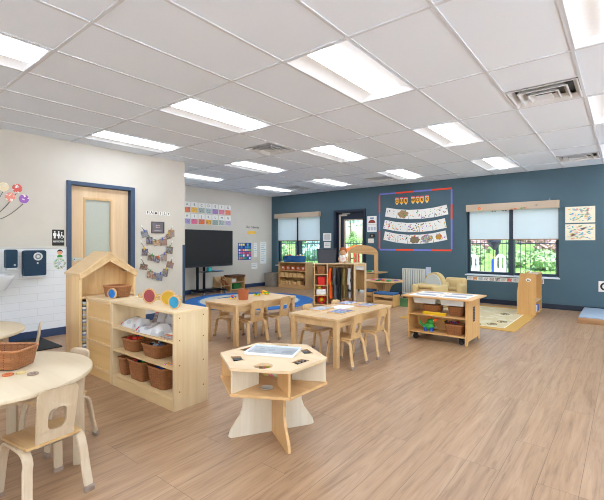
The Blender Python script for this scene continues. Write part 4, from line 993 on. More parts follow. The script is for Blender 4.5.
# small armchair with a brown bear
t = thing('toddler_armchair', 'small wooden cube chair holding a brown bear beside the television cart', 'chair', (-8.36, 7.05, 0))
for y in (-.16, .16):
    b = MB(); b.prism([(-.15, 0), (-.11, 0), (-.11, .12), (.11, .12), (.11, 0), (.15, 0), (.15, .24), (-.02, .27), (-.12, .40), (-.16, .40)], y - .009, y + .009, 'xz'); b.build('side_panel', BIRCHZ, t, smooth=False)
b = MB(); b.box((.0, 0, .155), (.26, .3, .016), .002); b.build('seat', BIRCHY, t)
b = MB(); b.box((-.125, 0, .28), (.016, .3, .22), .003, M=Matrix.Rotation(-.1, 4, 'Y')); b.build('backrest', BIRCHY, t)
def bear(loc, rz, label, fur, shirt=None, s=1.0):
    t = thing('plush_bear', label, 'soft toy', loc, R(rz))
    b = MB(); b.ball((0, 0, .075 * s), (.055 * s, .06 * s, .075 * s), 14); b.ball((.005 * s, 0, .185 * s), (.058 * s, .064 * s, .056 * s), 14)
    for y in (-1, 1):
        b.ball((-.005 * s, y * .05 * s, .236 * s), (.012 * s, .022 * s, .022 * s), 10)
        b.tube([(.01 * s, y * .05 * s, .115 * s), (.05 * s, y * .085 * s, .085 * s), (.075 * s, y * .07 * s, .05 * s)], lambda q: (.026 - .006 * q) * s, 10)
        b.tube([(.02 * s, y * .04 * s, .035 * s), (.08 * s, y * .06 * s, .03 * s), (.12 * s, y * .065 * s, .034 * s)], lambda q: .03 * s, 10); b.ball((.13 * s, y * .066 * s, .04 * s), (.02 * s, .03 * s, .036 * s), 10)
    b.build('bear_body', fur, t)
    b = MB(); b.ball((.055 * s, 0, .172 * s), (.024 * s, .028 * s, .022 * s), 10); b.build('muzzle', SAND, t)
    b = MB(); b.ball((.079 * s, 0, .18 * s), .008 * s, 8)
    for y in (-1, 1): b.ball((.054 * s, y * .024 * s, .204 * s), .007 * s, 8)
    b.build('eyes', INK, t)
    if shirt:
        b = MB(); b.rings([[(r_ * math.cos(2 * PI * k / 20) * s, r_ * 1.06 * math.sin(2 * PI * k / 20) * s, z * s) for k in range(20)] for r_, z in ((.052, .02), (.061, .05), (.061, .09), (.05, .13), (.036, .145))], caps=False); b.build('shirt', shirt, t)
    return t
FUR = flat('bear_brown', (150, 92, 52), .9, bump=.6, bscale=120)
bear((-8.35, 7.05, .1645), 0, 'brown plush bear sitting on the small wooden cube chair', FUR, None, .95)
# grey basket in the corner
make_basket(.40, .46, .40, 'large grey woven hamper in the corner by the block shelf', (-8.20, 8.87, 0), 0, .88, WICKG, RIMG, 'woven_hamper', None, 'basket')
# round rug
def ring_rug():
    t = thing('round_rug', 'round blue rug with pale rings in front of the television', 'rug', (-6.56, 6.32, 0))
    BL = flat('rug_blue', (40, 104, 172), .95, bump=.3, bscale=200); LB = flat('rug_pale', (206, 200, 186), .95, bump=.3, bscale=200); MB_ = flat('rug_mid', (86, 142, 196), .95, bump=.3, bscale=200)
    for r0, r1, m_, nm in ((1.13, 1.41, BL, 'blue_band'), (1.09, 1.13, MB_, 'light_blue_band'), (.80, 1.09, LB, 'cream_band'), (.46, .80, BL, 'blue_band'), (0, .46, LB, 'cream_center')):
        b = MB()
        if r0: b.lathe([(r0, .0012), (r1, .0012), (r1, .011), (r0, .011), (r0, .0012)], n=96, caps=False)
        else: b.cyl((0, 0, .0012), (0, 0, .011), r1, n=72)
        b.build(nm, m_, t)
ring_rug()
# block shelf with bins, blocks, two blue bags
BX0, BX1, BY0, BY1, BH = -7.92, -6.90, 8.78, 9.10, .745
t = thing('block_shelf', 'wooden shelf of clay bins and wooden blocks below the window', 'shelf', ((BX0 + BX1) / 2, BY0, 0)); ox = (BX0 + BX1) / 2; hw = (BX1 - BX0) / 2
for s in (-1, 1):
    b = MB(); b.box((s * (hw - .009), .16, .36), (.018, .32, .72), .002); b.build('side_panel', HONEY if s < 0 else BIRCHZ, t)
b = MB(); b.box((0, .16, BH - .011), (2 * hw, .32, .022), .003); b.build('top_panel', MAPLEX, t)
b = MB(); b.box((0, .312, .37), (2 * hw - .037, .012, .68)); b.build('back_panel', HONEY, t)
for z in (.09, .315, .5):
    b = MB(); b.box((0, .155, z), (2 * hw - .037, .30, .018), .002); b.build('shelf_board', MAPLEX, t)
b = MB(); b.box((0, .02, .04), (2 * hw - .037, .016, .075)); b.build('toe_kick', MAPLEX, t)
for k in range(5):
    t = thing('clay_bin', '%s clay coloured bin from the left on the top board of the block shelf' % ORD[k], 'bin', (BX0 + .13 + .19 * k, BY0 + .13, .51), 0, 'clay bins on the block shelf')
    b = MB(); b.rings([[(x, y, z) for x, y in rrect(w_, w_ * 1.1, .012)] for w_, z in ((.13, 0), (.155, .12), (.147, .12), (.125, .012))]); b.build('bin_body', TERRA, t)
    b = MB(); b.box((0, -.083, .07), (.06, .004, .05)); b.build('bin_label', PAPER if k % 2 == 0 else GREYF, t)
rb = random.Random(5)
BLK = wood('block_wood', (226, 186, 128), (206, 160, 100), axis=0, scale=12)
for z, n in ((.3245, 9), (.0995, 7)):
    x = BX0 + .05; k = 0
    while x < BX1 - .12 and k < n:
        w_ = rb.choice((.06, .1, .14)); h_ = rb.choice((.045, .06, .11))
        for lv in range(2 if h_ < .07 else 1):
            b = MB(); b.box((x + w_ / 2, BY0 + .13, z + h_ * (lv + .5) + .001 * lv), (w_, .2, h_ - .001), .003)
            on('wooden_block', 'plain wooden block on the %s board of the block shelf' % ('middle' if z > .2 else 'bottom'), 'block', b, BLK, 'wooden blocks on the %s board' % ('middle' if z > .2 else 'bottom'))
        x += w_ + .018; k += 1
for k, x in enumerate((-7.645, -7.25)):
    t = thing('fabric_bin', 'blue fabric bin of toys on the block shelf, the %s one' % ('corner side', 'door side')[k], 'bin', (x, BY0 + .16, BH + .001), R(-4 + 6 * k), 'blue fabric bins on the block shelf')
    b = MB(); b.rings([[(xx, yy, z) for xx, yy in rrect(w_, w_ - .04, .03)] for w_, z in ((.26, 0), (.29, .1), (.28, .18), (.265, .18), (.25, .02))]); b.build('bin_body', BLUEBAG, t)
    b = MB(); b.tube([(.06 * s, -.125, .17 - .05 * (1 - s * s)) for s in [q / 5 - 1 for q in range(11)]], .006, 6); b.build('bin_handle', DNAVY, t)
    for q in range(4):
        b = MB(); b.ball((x - .075 + .05 * q, BY0 + .16 + .03 * (q % 2), BH + .175 + .01 * (q % 3)), .034, 12); on('toy_ball', 'small coloured ball peeking out of the %s blue fabric bin' % ('corner side', 'door side')[k], 'toy', b, [ORANGE, SAND, RED, WPLAST, YELL][(q + k) % 5], 'balls in the %s blue bin' % ('corner side', 'door side')[k])

# ------------------------------------------------------------------ blue wall papers
def wall_paper(name, x, z, w_, h_, label, mats, cat='paper', group=None, marks=None):
    t = thing(name, label, cat, (x, YB - .001, z), 0, group)
    b = MB(); b.prism(rrect(w_, h_, .003), -.003, 0, 'xz'); b.build('sheet', mats, t)
    for (mx, mz, mw, mh, mm, nm) in (marks or []):
        b = MB(); b.prism(rrect(mw, mh, min(mw, mh) * .2, cx=mx, cy=mz), -.0042, -.003, 'xz'); b.build(nm, mm, t)
    return t
LG = flat('line_grey', (150, 152, 160), .8)
wall_paper('wall_notice', -6.455, 1.455, .27, .22, 'pale notice sheet right of the first window, upper of two', PAPER, group=None, marks=[(0, 0, .2, .15, flat('notice_grey', (200, 198, 198), .8), 'print_block')])
wall_paper('wall_notice', -6.455, 1.235, .22, .16, 'small pale notice sheet below the upper one beside the first window', PAPER, marks=[(0, .03, .16, .015, LG, 'text_line'), (0, -.02, .16, .015, LG, 'text_line')])
t = wall_paper('wall_notice', -5.06, 1.87, .27, .215, 'white poster with a dome shaped red brown drawing right of the outside door', PAPER, marks=[(0, .055, .11, .03, flat('mark_blue', (60, 110, 160), .7), 'blue_drawing')])
b = MB(); b.prism([(.1 * math.cos(a), -.07 + .085 * math.sin(a)) for a in [PI * k / 14 for k in range(15)]], -.0045, -.003, 'xz'); b.build('brown_drawing', flat('mark_brown', (140, 60, 44), .7), t)
wall_paper('wall_notice', -5.06, 1.665, .27, .19, 'white lined notice under the poster with the dome drawing', PAPER, marks=[(k * .08, -.01 + .0, .06, .09, flat('mark_lilac', (190, 190, 206), .8), 'print_block') for k in (-1, 0, 1)])
t = thing('wall_thermostat', 'small black thermostat under the lined notice', 'thermostat', (-5.045, YB - .001, 1.475))
b = MB(); b.prism(rrect(.14, .085, .01), -.022, 0, 'xz'); b.build('case', BLACK, t)
b = MB(); b.prism(rrect(.06, .045, .004), -.0235, -.022, 'xz'); b.build('display', flat('disp_tan', (150, 130, 110), .4), t)
wall_paper('wall_notice', -5.09, 1.345, .17, .115, 'small cream card below the black thermostat', flat('paper_cream', (226, 214, 200), .8))
# striped border of red and blue scalloped strips
BXL, BXR, BZT, BZB = -4.845, -3.045, 2.515, 1.12
RB = flat('border_red', (250, 78, 44), .8); LB = flat('border_violet', (122, 122, 208), .8)
def border(x0, z0, x1, z1, m_, label):
    d = Vector((x1 - x0, z1 - z0)); L = d.length; d.normalize(); nn = Vector((-d.y, d.x)); n = int(L / .045)
    pts = [(0, -.019)] + [(L, -.019)]
    up = []
    for k in range(n * 4 + 1):
        s = L * k / (n * 4); up.append((s, .014 + .007 * abs(math.sin(PI * k / 4))))
    poly = [(x0 + d.x * a + nn.x * c, z0 + d.y * a + nn.y * c) for a, c in pts + list(reversed(up))]
    b = MB(); b.prism(poly, YB - .004, YB - .001, 'xz'); on('border_strip', label, 'border strip', b, m_, 'scalloped border strips of the display', False)
def seg(n, a, b_, cols, side, names):
    for k in range(n):
        p = [a[0] + (b_[0] - a[0]) * k / n, a[1] + (b_[1] - a[1]) * k / n]; q = [a[0] + (b_[0] - a[0]) * (k + 1) / n, a[1] + (b_[1] - a[1]) * (k + 1) / n]
        border(p[0], p[1], q[0], q[1], {'r': RB, 'b': LB}[cols[k]], '%s border strip, %s along the %s edge of the banner display' % ({'r': 'red', 'b': 'violet blue'}[cols[k]], names[k], side))
lr = ['leftmost', 'second from left', 'third from left', 'rightmost']; td = ['top', 'middle', 'bottom']; td4 = ['top', 'upper middle', 'lower middle', 'bottom']
seg(4, (BXL, BZT), (BXR, BZT), 'brbr', 'top', lr); seg(4, (BXL, BZB), (BXR, BZB), 'brbr', 'bottom', lr)
seg(3, (BXL, BZT - .022), (BXL, BZB + .022), 'rbr', 'left', td); seg(4, (BXR, BZT - .022), (BXR, BZB + .022), 'brbb', 'right', td4)
# pencil letters
PEN = flat('pencil_yellow', (246, 176, 40), .6); TIP = flat('pencil_tip', (244, 206, 150), .6)
for k, (ch, x) in enumerate(zip('OURWORK', (-4.369, -4.248, -4.134, -3.957, -3.842, -3.734, -3.614))):
    t = thing('letter_cutout', 'yellow pencil shaped cut-out, %s from the left in the display title' % ORD[k], 'letter', (x, YB - .001, 2.31 + .004 * math.sin(2.3 * k)), 0, 'pencil cut-outs of the display title')
    b = MB(); b.prism([(-.047, .05), (-.047, -.04), (-.034, -.055), (.034, -.055), (.047, -.04), (.047, .05)], -.003, 0, 'xz'); b.build('pencil_body', PEN, t, smooth=False)
    b = MB(); b.prism([(-.034, -.055), (0, -.098), (.034, -.055)], -.003, 0, 'xz'); b.build('pencil_tip', TIP, t, smooth=False)
    b = MB(); b.prism([(-.045, .05), (.045, .05), (.045, .068), (-.045, .068)], -.003, 0, 'xz'); b.build('pencil_band', flat('band_lilac', (206, 190, 206), .5), t, smooth=False)
    b = MB(); b.prism([(-.043, .068), (.043, .068), (.036, .092), (-.036, .092)], -.003, 0, 'xz'); b.build('pencil_eraser', flat('eraser_red', (236, 84, 74), .6), t, smooth=False)
    text_mesh(ch, .10, 'letter', INK, t, ON_SOUTH((0, -.0036, -.002)))
# three sagging banners of five joined drawings
def dots(seed, dens, cols, w_, h_, t, xf, heavy=None):
    r_ = random.Random(seed)
    if heavy:
        b = MB(); n = 22
        pts = []
        for k in range(n):
            a = 2 * PI * k / n; q = r_.uniform(.75, 1.05); pts.append((heavy[0] + w_ * heavy[2] * q * math.cos(a), heavy[1] + h_ * heavy[3] * q * math.sin(a)))
        b.prism([xf(p) for p in pts], -.0042, -.003, 'xz'); b.build('crayon_patch', heavy[4], t, smooth=False)
    by = {}
    for k in range(dens):
        c = r_.choice(cols); b = by.setdefault((k, c), MB()); x, z = r_.uniform(-.44, .44) * w_, r_.uniform(-.42, .42) * h_; q = r_.uniform(.008, .018)
        b.prism([xf((x + q * r_.uniform(.6, 1.3) * math.cos(a), z + q * r_.uniform(.6, 1.3) * math.sin(a))) for a in [2 * PI * m / 7 for m in range(7)]], -.005, -.003, 'xz')
    for (k, c), b in by.items(): b.build('crayon_dot', c, t, smooth=False)
BR1 = flat('crayon_brown', (166, 134, 96), .8); BR2 = flat('crayon_olive', (130, 112, 84), .8); MX = spotted('crayon_mix', (150, 130, 130), 30, .6, .9, (150, 90, 80), .45, 2)
LILG = flat('crayon_grey', (130, 130, 140), .8)
bann = [((-4.672, 2.064), (-4.058, 1.975), (-3.135, 2.048), .222, 'top'), ((-4.72, 1.762), (-4.032, 1.66), (-3.175, 1.745), .222, 'middle'), ((-4.715, 1.478), (-4.032, 1.378), (-3.16, 1.468), .215, 'bottom')]
HV = {('top', 1): (0, 0, .5, .46, BR1), ('bottom', 2): (.03, -.01, .44, .44, BR2), ('bottom', 3): (0, 0, .5, .5, MX), ('bottom', 4): (-.02, 0, .25, .34, flat('crayon_gold', (190, 140, 50), .8))}
DN = {'top': [4, 5, 12, 11, 16], 'middle': [24, 9, 34, 14, 9], 'bottom': [18, 16, 9, 9, 14]}
for bi, (a, m, c, hh, nm) in enumerate(bann):
    def zc(x):   # parabola through the three measured centres
        (x0, z0), (x1, z1), (x2, z2) = a, m, c
        return z0 * (x - x1) * (x - x2) / ((x0 - x1) * (x0 - x2)) + z1 * (x - x0) * (x - x2) / ((x1 - x0) * (x1 - x2)) + z2 * (x - x0) * (x - x1) / ((x2 - x0) * (x2 - x1))
    W_ = (c[0] - a[0]) / 5
    for k in range(5):
        x = a[0] + W_ * (k + .5); sl_ = (zc(x + .05) - zc(x - .05)) / .1; ca, sa = math.cos(math.atan(sl_)), math.sin(math.atan(sl_))
        t = thing('drawing_sheet', 'child drawing sheet, %s from the left in the %s banner on the blue wall' % (ORD[k], nm), 'drawing', (x, YB - .001, zc(x)), 0, 'drawing sheets in the three banners')
        xf = lambda p: (p[0] * ca - p[1] * sa, p[0] * sa + p[1] * ca)
        w_ = W_ / ca - .004
        b = MB(); b.prism([xf(p) for p in ((-w_ / 2, -hh / 2), (w_ / 2, -hh / 2), (w_ / 2, hh / 2), (-w_ / 2, hh / 2))], -.003, 0, 'xz'); b.build('sheet', PAPER, t, smooth=False)
        dots(bi * 10 + k, DN[nm][k], [ORANGE, RED, INK, LILG, BR2, YELL, GREEN, PURP], w_, hh, t, xf, HV.get((nm, k)))
# two big drawings right of second window, poster at the right border, picture strip
for z, lab, sd in ((1.815, 'upper of two big crayon drawings right of the window', 1), (1.486, 'lower of two big crayon drawings right of the window', 8)):
    t = thing('crayon_drawing', lab, 'drawing', (-.665, YB - .001, z), R(0))
    b = MB(); b.prism(rrect(.465, .305, .003), -.003, 0, 'xz'); b.build('sheet', flat('art_cream', (228, 220, 196), .8), t, smooth=False)
    r_ = random.Random(sd); by = {}
    for k in range(60):
        cm = r_.choice(['a', 'b', 'c', 'd', 'e', 'f']); b = by.setdefault((k, cm), MB()); x, zz = r_.uniform(-.19, .19), r_.uniform(-.12, .12); L = r_.uniform(.012, .05); hh = r_.uniform(.005, .014); an = r_.uniform(-.5, .7)
        b.prism([(x + u * math.cos(an) - v * math.sin(an), zz + u * math.sin(an) + v * math.cos(an)) for u, v in ((-L, -hh * .5), (0, -hh), (L, 0), (.2 * L, hh), (-L * .8, hh * .6))], -.0045, -.003, 'xz')
    cols_ = {'a': (226, 140, 140), 'b': (110, 180, 196), 'c': (224, 190, 110), 'd': (130, 180, 150), 'e': (220, 170, 170), 'f': (90, 160, 190)}
    for (k, cm), b in by.items(): b.build('crayon_stroke', flat('cray_' + cm, cols_[cm], .8), t, smooth=False)
t = thing('wall_poster', 'white square poster with a black ring at the right border of the blue wall', 'poster', (-.285, YB - .001, .487))
b = MB(); b.prism(rrect(.2, .195, .003), -.003, 0, 'xz'); b.build('sheet', flat('poster_white', (232, 220, 212), .7), t, smooth=False)
b = MB(); b.prism(circ(.075, 40), -.0045, -.003, 'xz', [circ(.045, 40)]); b.build('black_ring', INK, t, smooth=False)
pc = [(206, 196, 186), (232, 140, 40), (176, 180, 182), (220, 214, 206), (150, 160, 170), (90, 70, 66), (200, 190, 180), (214, 80, 50), (210, 205, 200), (150, 110, 90), (220, 170, 120), (190, 196, 200), (170, 60, 50), (206, 200, 196), (120, 140, 160)]
for k in range(13):
    x = -2.655 + .1125 * k
    t = thing('picture_card', '%s picture card in the strip below the window sill' % (ORD[k] + ' from the left' if k < 10 else ORD[12 - k] + ' from the right'), 'card', (x, YB - .001, .517 + .0005 * k), 0, 'picture cards below the window sill')
    b = MB(); b.prism(rrect(.11, .085, .003), -.002, 0, 'xz'); b.build('card', PAPER, t, smooth=False)
    b = MB(); b.prism(rrect(.09, .068, .003), -.003, -.002, 'xz'); b.build('picture', spotted('strip%d' % k, pc[k], 50, .5, .8, pc[(k * 7 + 3) % 15], .5, k), t, smooth=False)
b = MB(); b.prism(rrect(.12, .2, .004, cx=-3.58, cy=.625), YB - .004, YB - .001, 'xz'); on('wall_notice', 'small pale card on the blue wall behind the oval backed chair', 'paper', b, spotted('pale_card', (200, 204, 220), 30, .4, .4, (170, 170, 200), .6, 4))

# ------------------------------------------------------------------ dress-up locker, angled to the room
t = thing('dress_up_locker', 'angled wooden locker with cubbies, hanging costumes and a mirror', 'locker', (-4.901, 6.505, 0), R(38.71))
LW, LD, LH = 1.057, .34, .872
LM = wood('locker_maple', (214, 172, 122), (196, 148, 96), axis=2)
for x, m_ in ((.009, LM), (.268, LM), (.815, PALE), (LW - .012, PALE)):
    b = MB(); b.box((x, LD / 2, (LH - .02) / 2), (.02, LD, LH - .02), .002); b.build('side_panel' if x in (.009,) or x > 1 else 'divider_panel', m_, t)
b = MB(); b.box((LW / 2, LD / 2, LH - .01), (LW, LD, .02), .003); b.build('top_panel', PALE, t)
b = MB(); b.box((LW / 2, LD - .005, LH / 2), (LW - .01, .01, LH - .05)); b.build('back_panel', MAPLE, t)
for z in (.03, .225, .425, .645):
    b = MB(); b.box((.139, LD / 2 - .006, z), (.236, LD - .014, .016), .002); b.build('shelf_board', MAPLEX, t)
b = MB(); b.box((.541, LD / 2 - .006, .03), (.525, LD - .014, .016), .002); b.build('floor_board', MAPLEX, t)
b = MB(); b.cyl((.28, .15, .81), (.804, .15, .81), .009, n=12); b.build('hanging_rail', BIRCH, t)
b = MB(); b.box((.928, .012, .45), (.205, .008, .78)); b.build('mirror', flat('mirror_glass', (214, 220, 222), .03, 1.0), t, smooth=False)
b = MB(); b.prism(rrect(.212, .84, .004, cx=.928, cy=.432), 0, .008, 'xz', [rrect(.18, .74, .004, cx=.928, cy=.45)]); b.build('mirror_frame', BIRCHZ, t, smooth=False)
LMX = Matrix.Translation((-4.901, 6.505, 0)) @ Matrix.Rotation(R(38.71), 4, 'Z')
def lp(x, y, z): return tuple(LMX @ Vector((x, y, z)))
make_basket(.19, .22, .15, 'orange brown basket in the top cubby of the locker', lp(.145, .15, .654), R(38.7))
t = thing('storage_bin', 'red ribbed bin in the second cubby of the locker', 'bin', lp(.15, .14, .434), R(38.7))
b = MB(); b.rings([[(x * (1 + .02 * (k % 2)), y * (1 + .02 * (k % 2)), z) for k, (x, y) in enumerate(rrect(w_, w_ + .04, .02, 6))] for w_, z in ((.14, 0), (.165, .16), (.155, .16), (.13, .01))]); b.build('bin_body', RED, t)
b = MB(); b.box(lp(.15, .14, .29), (.2, .2, .11), .008, R(38.7)); on('storage_box', 'white box in the third cubby of the locker', 'box', b, PAPER)
b = MB(); b.box(lp(.11, .13, .37), (.07, .08, .045), .012, R(38.7)); on('toy_block', 'yellow toy on the white box in the locker', 'toy', b, YELL)
b = MB(); b.box(lp(.2, .13, .367), (.06, .07, .04), .012, R(38.7)); on('toy_block', 'red toy on the white box in the locker', 'toy', b, RED)
t = thing('round_toy', 'red and yellow round toy in the bottom cubby of the locker', 'toy', lp(.16, .14, .0385), R(38.7))
b = MB(); b.tube([(.07 * math.cos(2 * PI * k / 24), 0, .085 + .07 * math.sin(2 * PI * k / 24)) for k in range(24)], .016, 8, closed=True); b.build('red_ring', RED, t)
b = MB(); b.ball((0, .01, .085), (.05, .04, .05), 14); b.build('yellow_center', YELL, t)
# costumes on hangers
def garment(x, w_, top, bot, label, mat, cat='costume', trims=(), lean=0.0, y=.15):
    t = thing('dress_up_costume', label, cat, lp(x, y, 0), R(38.7 + 80 + lean), 'dress-up costumes in the locker')
    b = MB(); r_ = random.Random(int(x * 1000)); rs = []
    for k in range(13):
        f = k / 12; z = top + (bot - top) * f
        ww = w_ * (.55 + .45 * min(1, f * 3)) * (1 - .1 * f); d = .017 + .014 * f
        rs.append([(ww / 2 * math.cos(a) * (1 + .07 * math.sin(5 * a + 2 * f)), d * math.sin(a) * (1 + .35 * math.sin(3 * a + 4 * f + x * 9)), z + .012 * math.sin(3 * a) * f) for a in [2 * PI * q / 24 for q in range(24)]])
    b.rings(rs); b.build('garment_body', mat, t, angle=70)
    for s in (-1, 1):
        b = MB(); b.tube([(s * w_ * .26, 0, top - .012), (s * w_ * .46, .008, top - .09), (s * w_ * .5, .018, top - .24), (s * w_ * .46, .02, top - .33)], lambda q: .026 + .006 * q, 10); b.build('sleeve', mat, t)
    b = MB(); b.tube([(-w_ * .3, 0, top - .005), (0, 0, top + .018), (w_ * .3, 0, top - .005)], .006, 6); b.tube([(0, 0, top + .016), (.015, .002, .796), (.015, .002, .815), (0, 0, .8245), (-.014, -.002, .816)], .0025, 6); b.build('hanger', INK, t)
    for z0, z1, m_ in trims:
        b = MB(); f0, f1 = (z0 - top) / (bot - top), (z1 - top) / (bot - top)
        b.rings([[((w_ * (.55 + .45 * min(1, f * 3)) * (1 - .1 * f) / 2 + .004) * math.cos(a) * (1 + .07 * math.sin(5 * a + 2 * f)), (.0205 + .014 * f) * math.sin(a) * (1 + .35 * math.sin(3 * a + 4 * f + x * 9)), top + (bot - top) * f + .012 * math.sin(3 * a) * f) for a in [2 * PI * q / 24 for q in range(24)]] for f in (f0, f1)], caps=False); b.build('trim_band', m_, t)
CL = lambda n, c: flat(n, c, .85, bump=.2)
garment(.345, .20, .775, .16, 'bright orange vest with yellow band hanging leftmost in the locker', CL('cl_orange', (238, 92, 26)), trims=((.50, .44, YELL),))
garment(.44, .18, .77, .14, 'grey lined black coat hanging beside the orange vest', CL('cl_grey', (84, 88, 96)))
garment(.525, .2, .77, .10, 'long black costume hanging in the middle of the locker', CL('cl_black', (26, 28, 32)))
garment(.63, .21, .77, .17, 'olive jacket with orange shoulder band hanging in the locker', CL('cl_olive', (120, 104, 56)), trims=((.72, .60, ORANGE), (.56, .53, GREEN)))
garment(.735, .20, .77, .16, 'white costume with black sash hanging rightmost in the locker', CL('cl_white', (196, 194, 196)), trims=((.55, .50, INK), (.34, .29, INK)))
for x, m_, lab in ((.40, YELL, 'yellow shoe on the locker floor under the orange vest'), (.47, BLUEC, 'blue shoe on the locker floor next to the yellow shoe'), (.62, flat('boot_dark', (66, 48, 40), .6), 'dark brown boot on the locker floor under the olive jacket')):
    t = thing('dress_up_shoe', lab, 'shoe', lp(x, .07, .039), R(-40), 'shoes on the locker floor')
    b = MB(); b.rings([[(.055 * math.cos(a) * sc_ + dx, .028 * math.sin(a) * sc_, z) for a in [2 * PI * q / 18 for q in range(18)]] for sc_, z, dx in ((1, 0, 0), (1, .02, 0), (.85, .045, -.008), (.5, .07, -.026), (.44, .09, -.03))]); b.build('shoe_upper', m_, t)
    b = MB(); b.prism([(.058 * math.cos(a), .031 * math.sin(a)) for a in [2 * PI * q / 18 for q in range(18)]], -.0004, .008); b.build('shoe_sole', INK, t)
# on top of the locker
t = thing('storage_bin', 'charcoal fabric bin on top of the locker', 'bin', lp(.265, .18, LH + .001), R(38.7))
b = MB(); b.rings([[(x, y, z) for x, y in rrect(w_, w_ - .12, .02)] for w_, z in ((.35, 0), (.40, .285), (.388, .285), (.34, .01))]); b.build('bin_body', GBIN, t)
b = MB(); b.tube([(x, y, .285) for x, y in rrect(.396, .282, .02, 6)], .007, 8, closed=True); b.build('bin_rim', DNAVY, t)
t = thing('rag_doll', 'brown haired rag doll in a white shirt sitting on top of the locker', 'doll', lp(.60, .14, LH + .001), R(-58))
SK = flat('doll_skin', (214, 164, 126), .8)
b = MB(); b.rings([[(r_ * math.cos(2 * PI * k / 18), r_ * 1.15 * math.sin(2 * PI * k / 18), z) for k in range(18)] for r_, z in ((.045, .0), (.055, .03), (.048, .1), (.03, .15), (.022, .165))]); b.ball((.006, 0, .225), (.062, .066, .066), 16)
for y in (-1, 1):
    b.tube([(.0, y * .045, .14), (.03, y * .085, .1), (.06, y * .075, .06)], .017, 10); b.tube([(.02, y * .03, .024), (.08, y * .045, .024), (.12, y * .05, .028)], .022, 10)
b.build('doll_body', SK, t)
b = MB()
for k in range(26):
    a_ = 2 * PI * k * .618; z_ = .215 + .085 * (k / 25); r_ = .066 * math.sqrt(max(.05, 1 - ((z_ - .225) / .08) ** 2)); x_ = r_ * math.cos(a_)
    if x_ > .035 and z_ < .265: continue
    b.ball((x_ - .004, r_ * math.sin(a_), z_), .027, 8)
b.build('doll_hair', flat('doll_brown', (168, 98, 50), .9, bump=.6, bscale=120), t)
b = MB(); b.rings([[(r_ * math.cos(2 * PI * k / 20), r_ * 1.15 * math.sin(2 * PI * k / 20), z) for k in range(20)] for r_, z in ((.056, .012), (.064, .04), (.058, .1), (.04, .145), (.03, .162))], caps=False)
for y in (-1, 1): b.tube([(.0, y * .042, .142), (.018, y * .07, .118)], .025, 10)
b.build('doll_shirt', flat('doll_shirt', (232, 224, 220), .8), t)
b = MB(); b.box((.057, 0, .085), (.012, .06, .016), .003); b.build('shirt_stripe', RED, t)
b = MB(); b.ball((.064, .022, .23), .007, 8); b.ball((.064, -.022, .23), .007, 8); b.build('eyes', INK, t)

# ------------------------------------------------------------------ puppet stand with an arched header
PX0, PX1, PY0, PY1 = -5.43, -4.60, 8.62, 8.98
t = thing('puppet_stand', 'wooden stand with an arched header and counter behind the locker', 'play stand', ((PX0 + PX1) / 2, PY0, 0)); hw = (PX1 - PX0) / 2
for x in (-hw + .03, hw - .05):
    for y in ((.015, PY1 - PY0 - .015) if x < 0 else (.015,)):
        b = MB(); b.box((x, y, .525), (.06 if x < 0 else .1, .03, 1.05), .004); b.build('post', MAPLE, t)
b = MB(); b.prism([(-hw, 1.045), (hw, 1.0)] + [(hw, 1.045)] + [(hw * math.cos(a), 1.045 + .19 * math.sin(a)) for a in [PI * k / 16 for k in range(1, 16)]] + [(-hw, 1.045)][:0], -.004, .014, 'xz', fn=None); b.build('arched_header', MAPLEX, t, smooth=False)
b = MB(); b.box((0, .19, .575), (2 * hw + .12, .44, .024), .004); b.build('counter', MAPLEX, t)
b = MB(); b.box((-hw + .03, .18, .9), (.03, .33, .04), .004); b.build('side_rail', PALE, t)
b = MB(); b.box((0, .03, .28), (2 * hw - .13, .016, .53), .002); b.build('front_panel', MAPLE, t)
b = MB(); b.box((0, .2, .4), (2 * hw - .13, .3, .016), .002); b.build('inner_shelf', MAPLEX, t)
for k, (dx, m_, lab) in enumerate(((.12, GREEN, 'pale green tray on the puppet stand counter'), (.26, WPLAST, 'white tray on the puppet stand counter'), (-.05, CYAN, 'blue tray on the puppet stand counter'))):
    b = MB(); b.prism(rrect(.12, .14, .02, cx=(PX0 + PX1) / 2 + dx + .02, cy=PY0 + .12), .588, .618); on('toy_tray', lab, 'tray', b, m_)
# flower edged table with stools
t = thing('pedestal_table', 'round maple play table with flared panel legs by the blue wall', 'table', (-4.12, 8.02, .0085))
b = MB(); b.lathe([(.42, .438), (.43, .444), (.43, .458), (.42, .464)], n=64); b.build('tabletop', MAPLEX, t)
for k in range(4):
    b = MB(); b.M = Matrix.Rotation(R(20 + 90 * k), 4, 'Z'); b.prism([(.012, .0), (.2, .0), (.19, .04), (.12, .1), (.11, .22), (.16, .34), (.3, .437), (.012, .437)], -.01, .01, 'xz'); b.build('leg_panel', MAPLE, t, smooth=False)
for x, y, m_, lab in ((-4.30, 7.86, PINK, 'pink toy plate at the left of the round play table'), (-4.19, 8.0, BLUE, 'blue toy plate left of centre on the round play table'), (-4.07, 7.85, ORANGE, 'orange toy plate at the centre of the round play table'), (-3.96, 7.93, CYAN, 'light blue toy plate right of centre on the round play table'), (-3.83, 8.0, PURP, 'lilac toy plate at the right of the round play table'), (-4.12, 7.74, GREEN, 'green toy plate at the front left of the round play table'), (-3.9, 7.78, GREEN, 'green toy plate at the front right of the round play table')):
    b = MB(); b.lathe([(.03, 0), (.062, .014), (.06, .018), (.028, .005), (.001, .005)], (x, y, .4735), 20); b.ball((x, y, .4855), (.03, .03, .02), 10); on('toy_plate', lab, 'plate', b, m_, 'toy plates on the round play table')
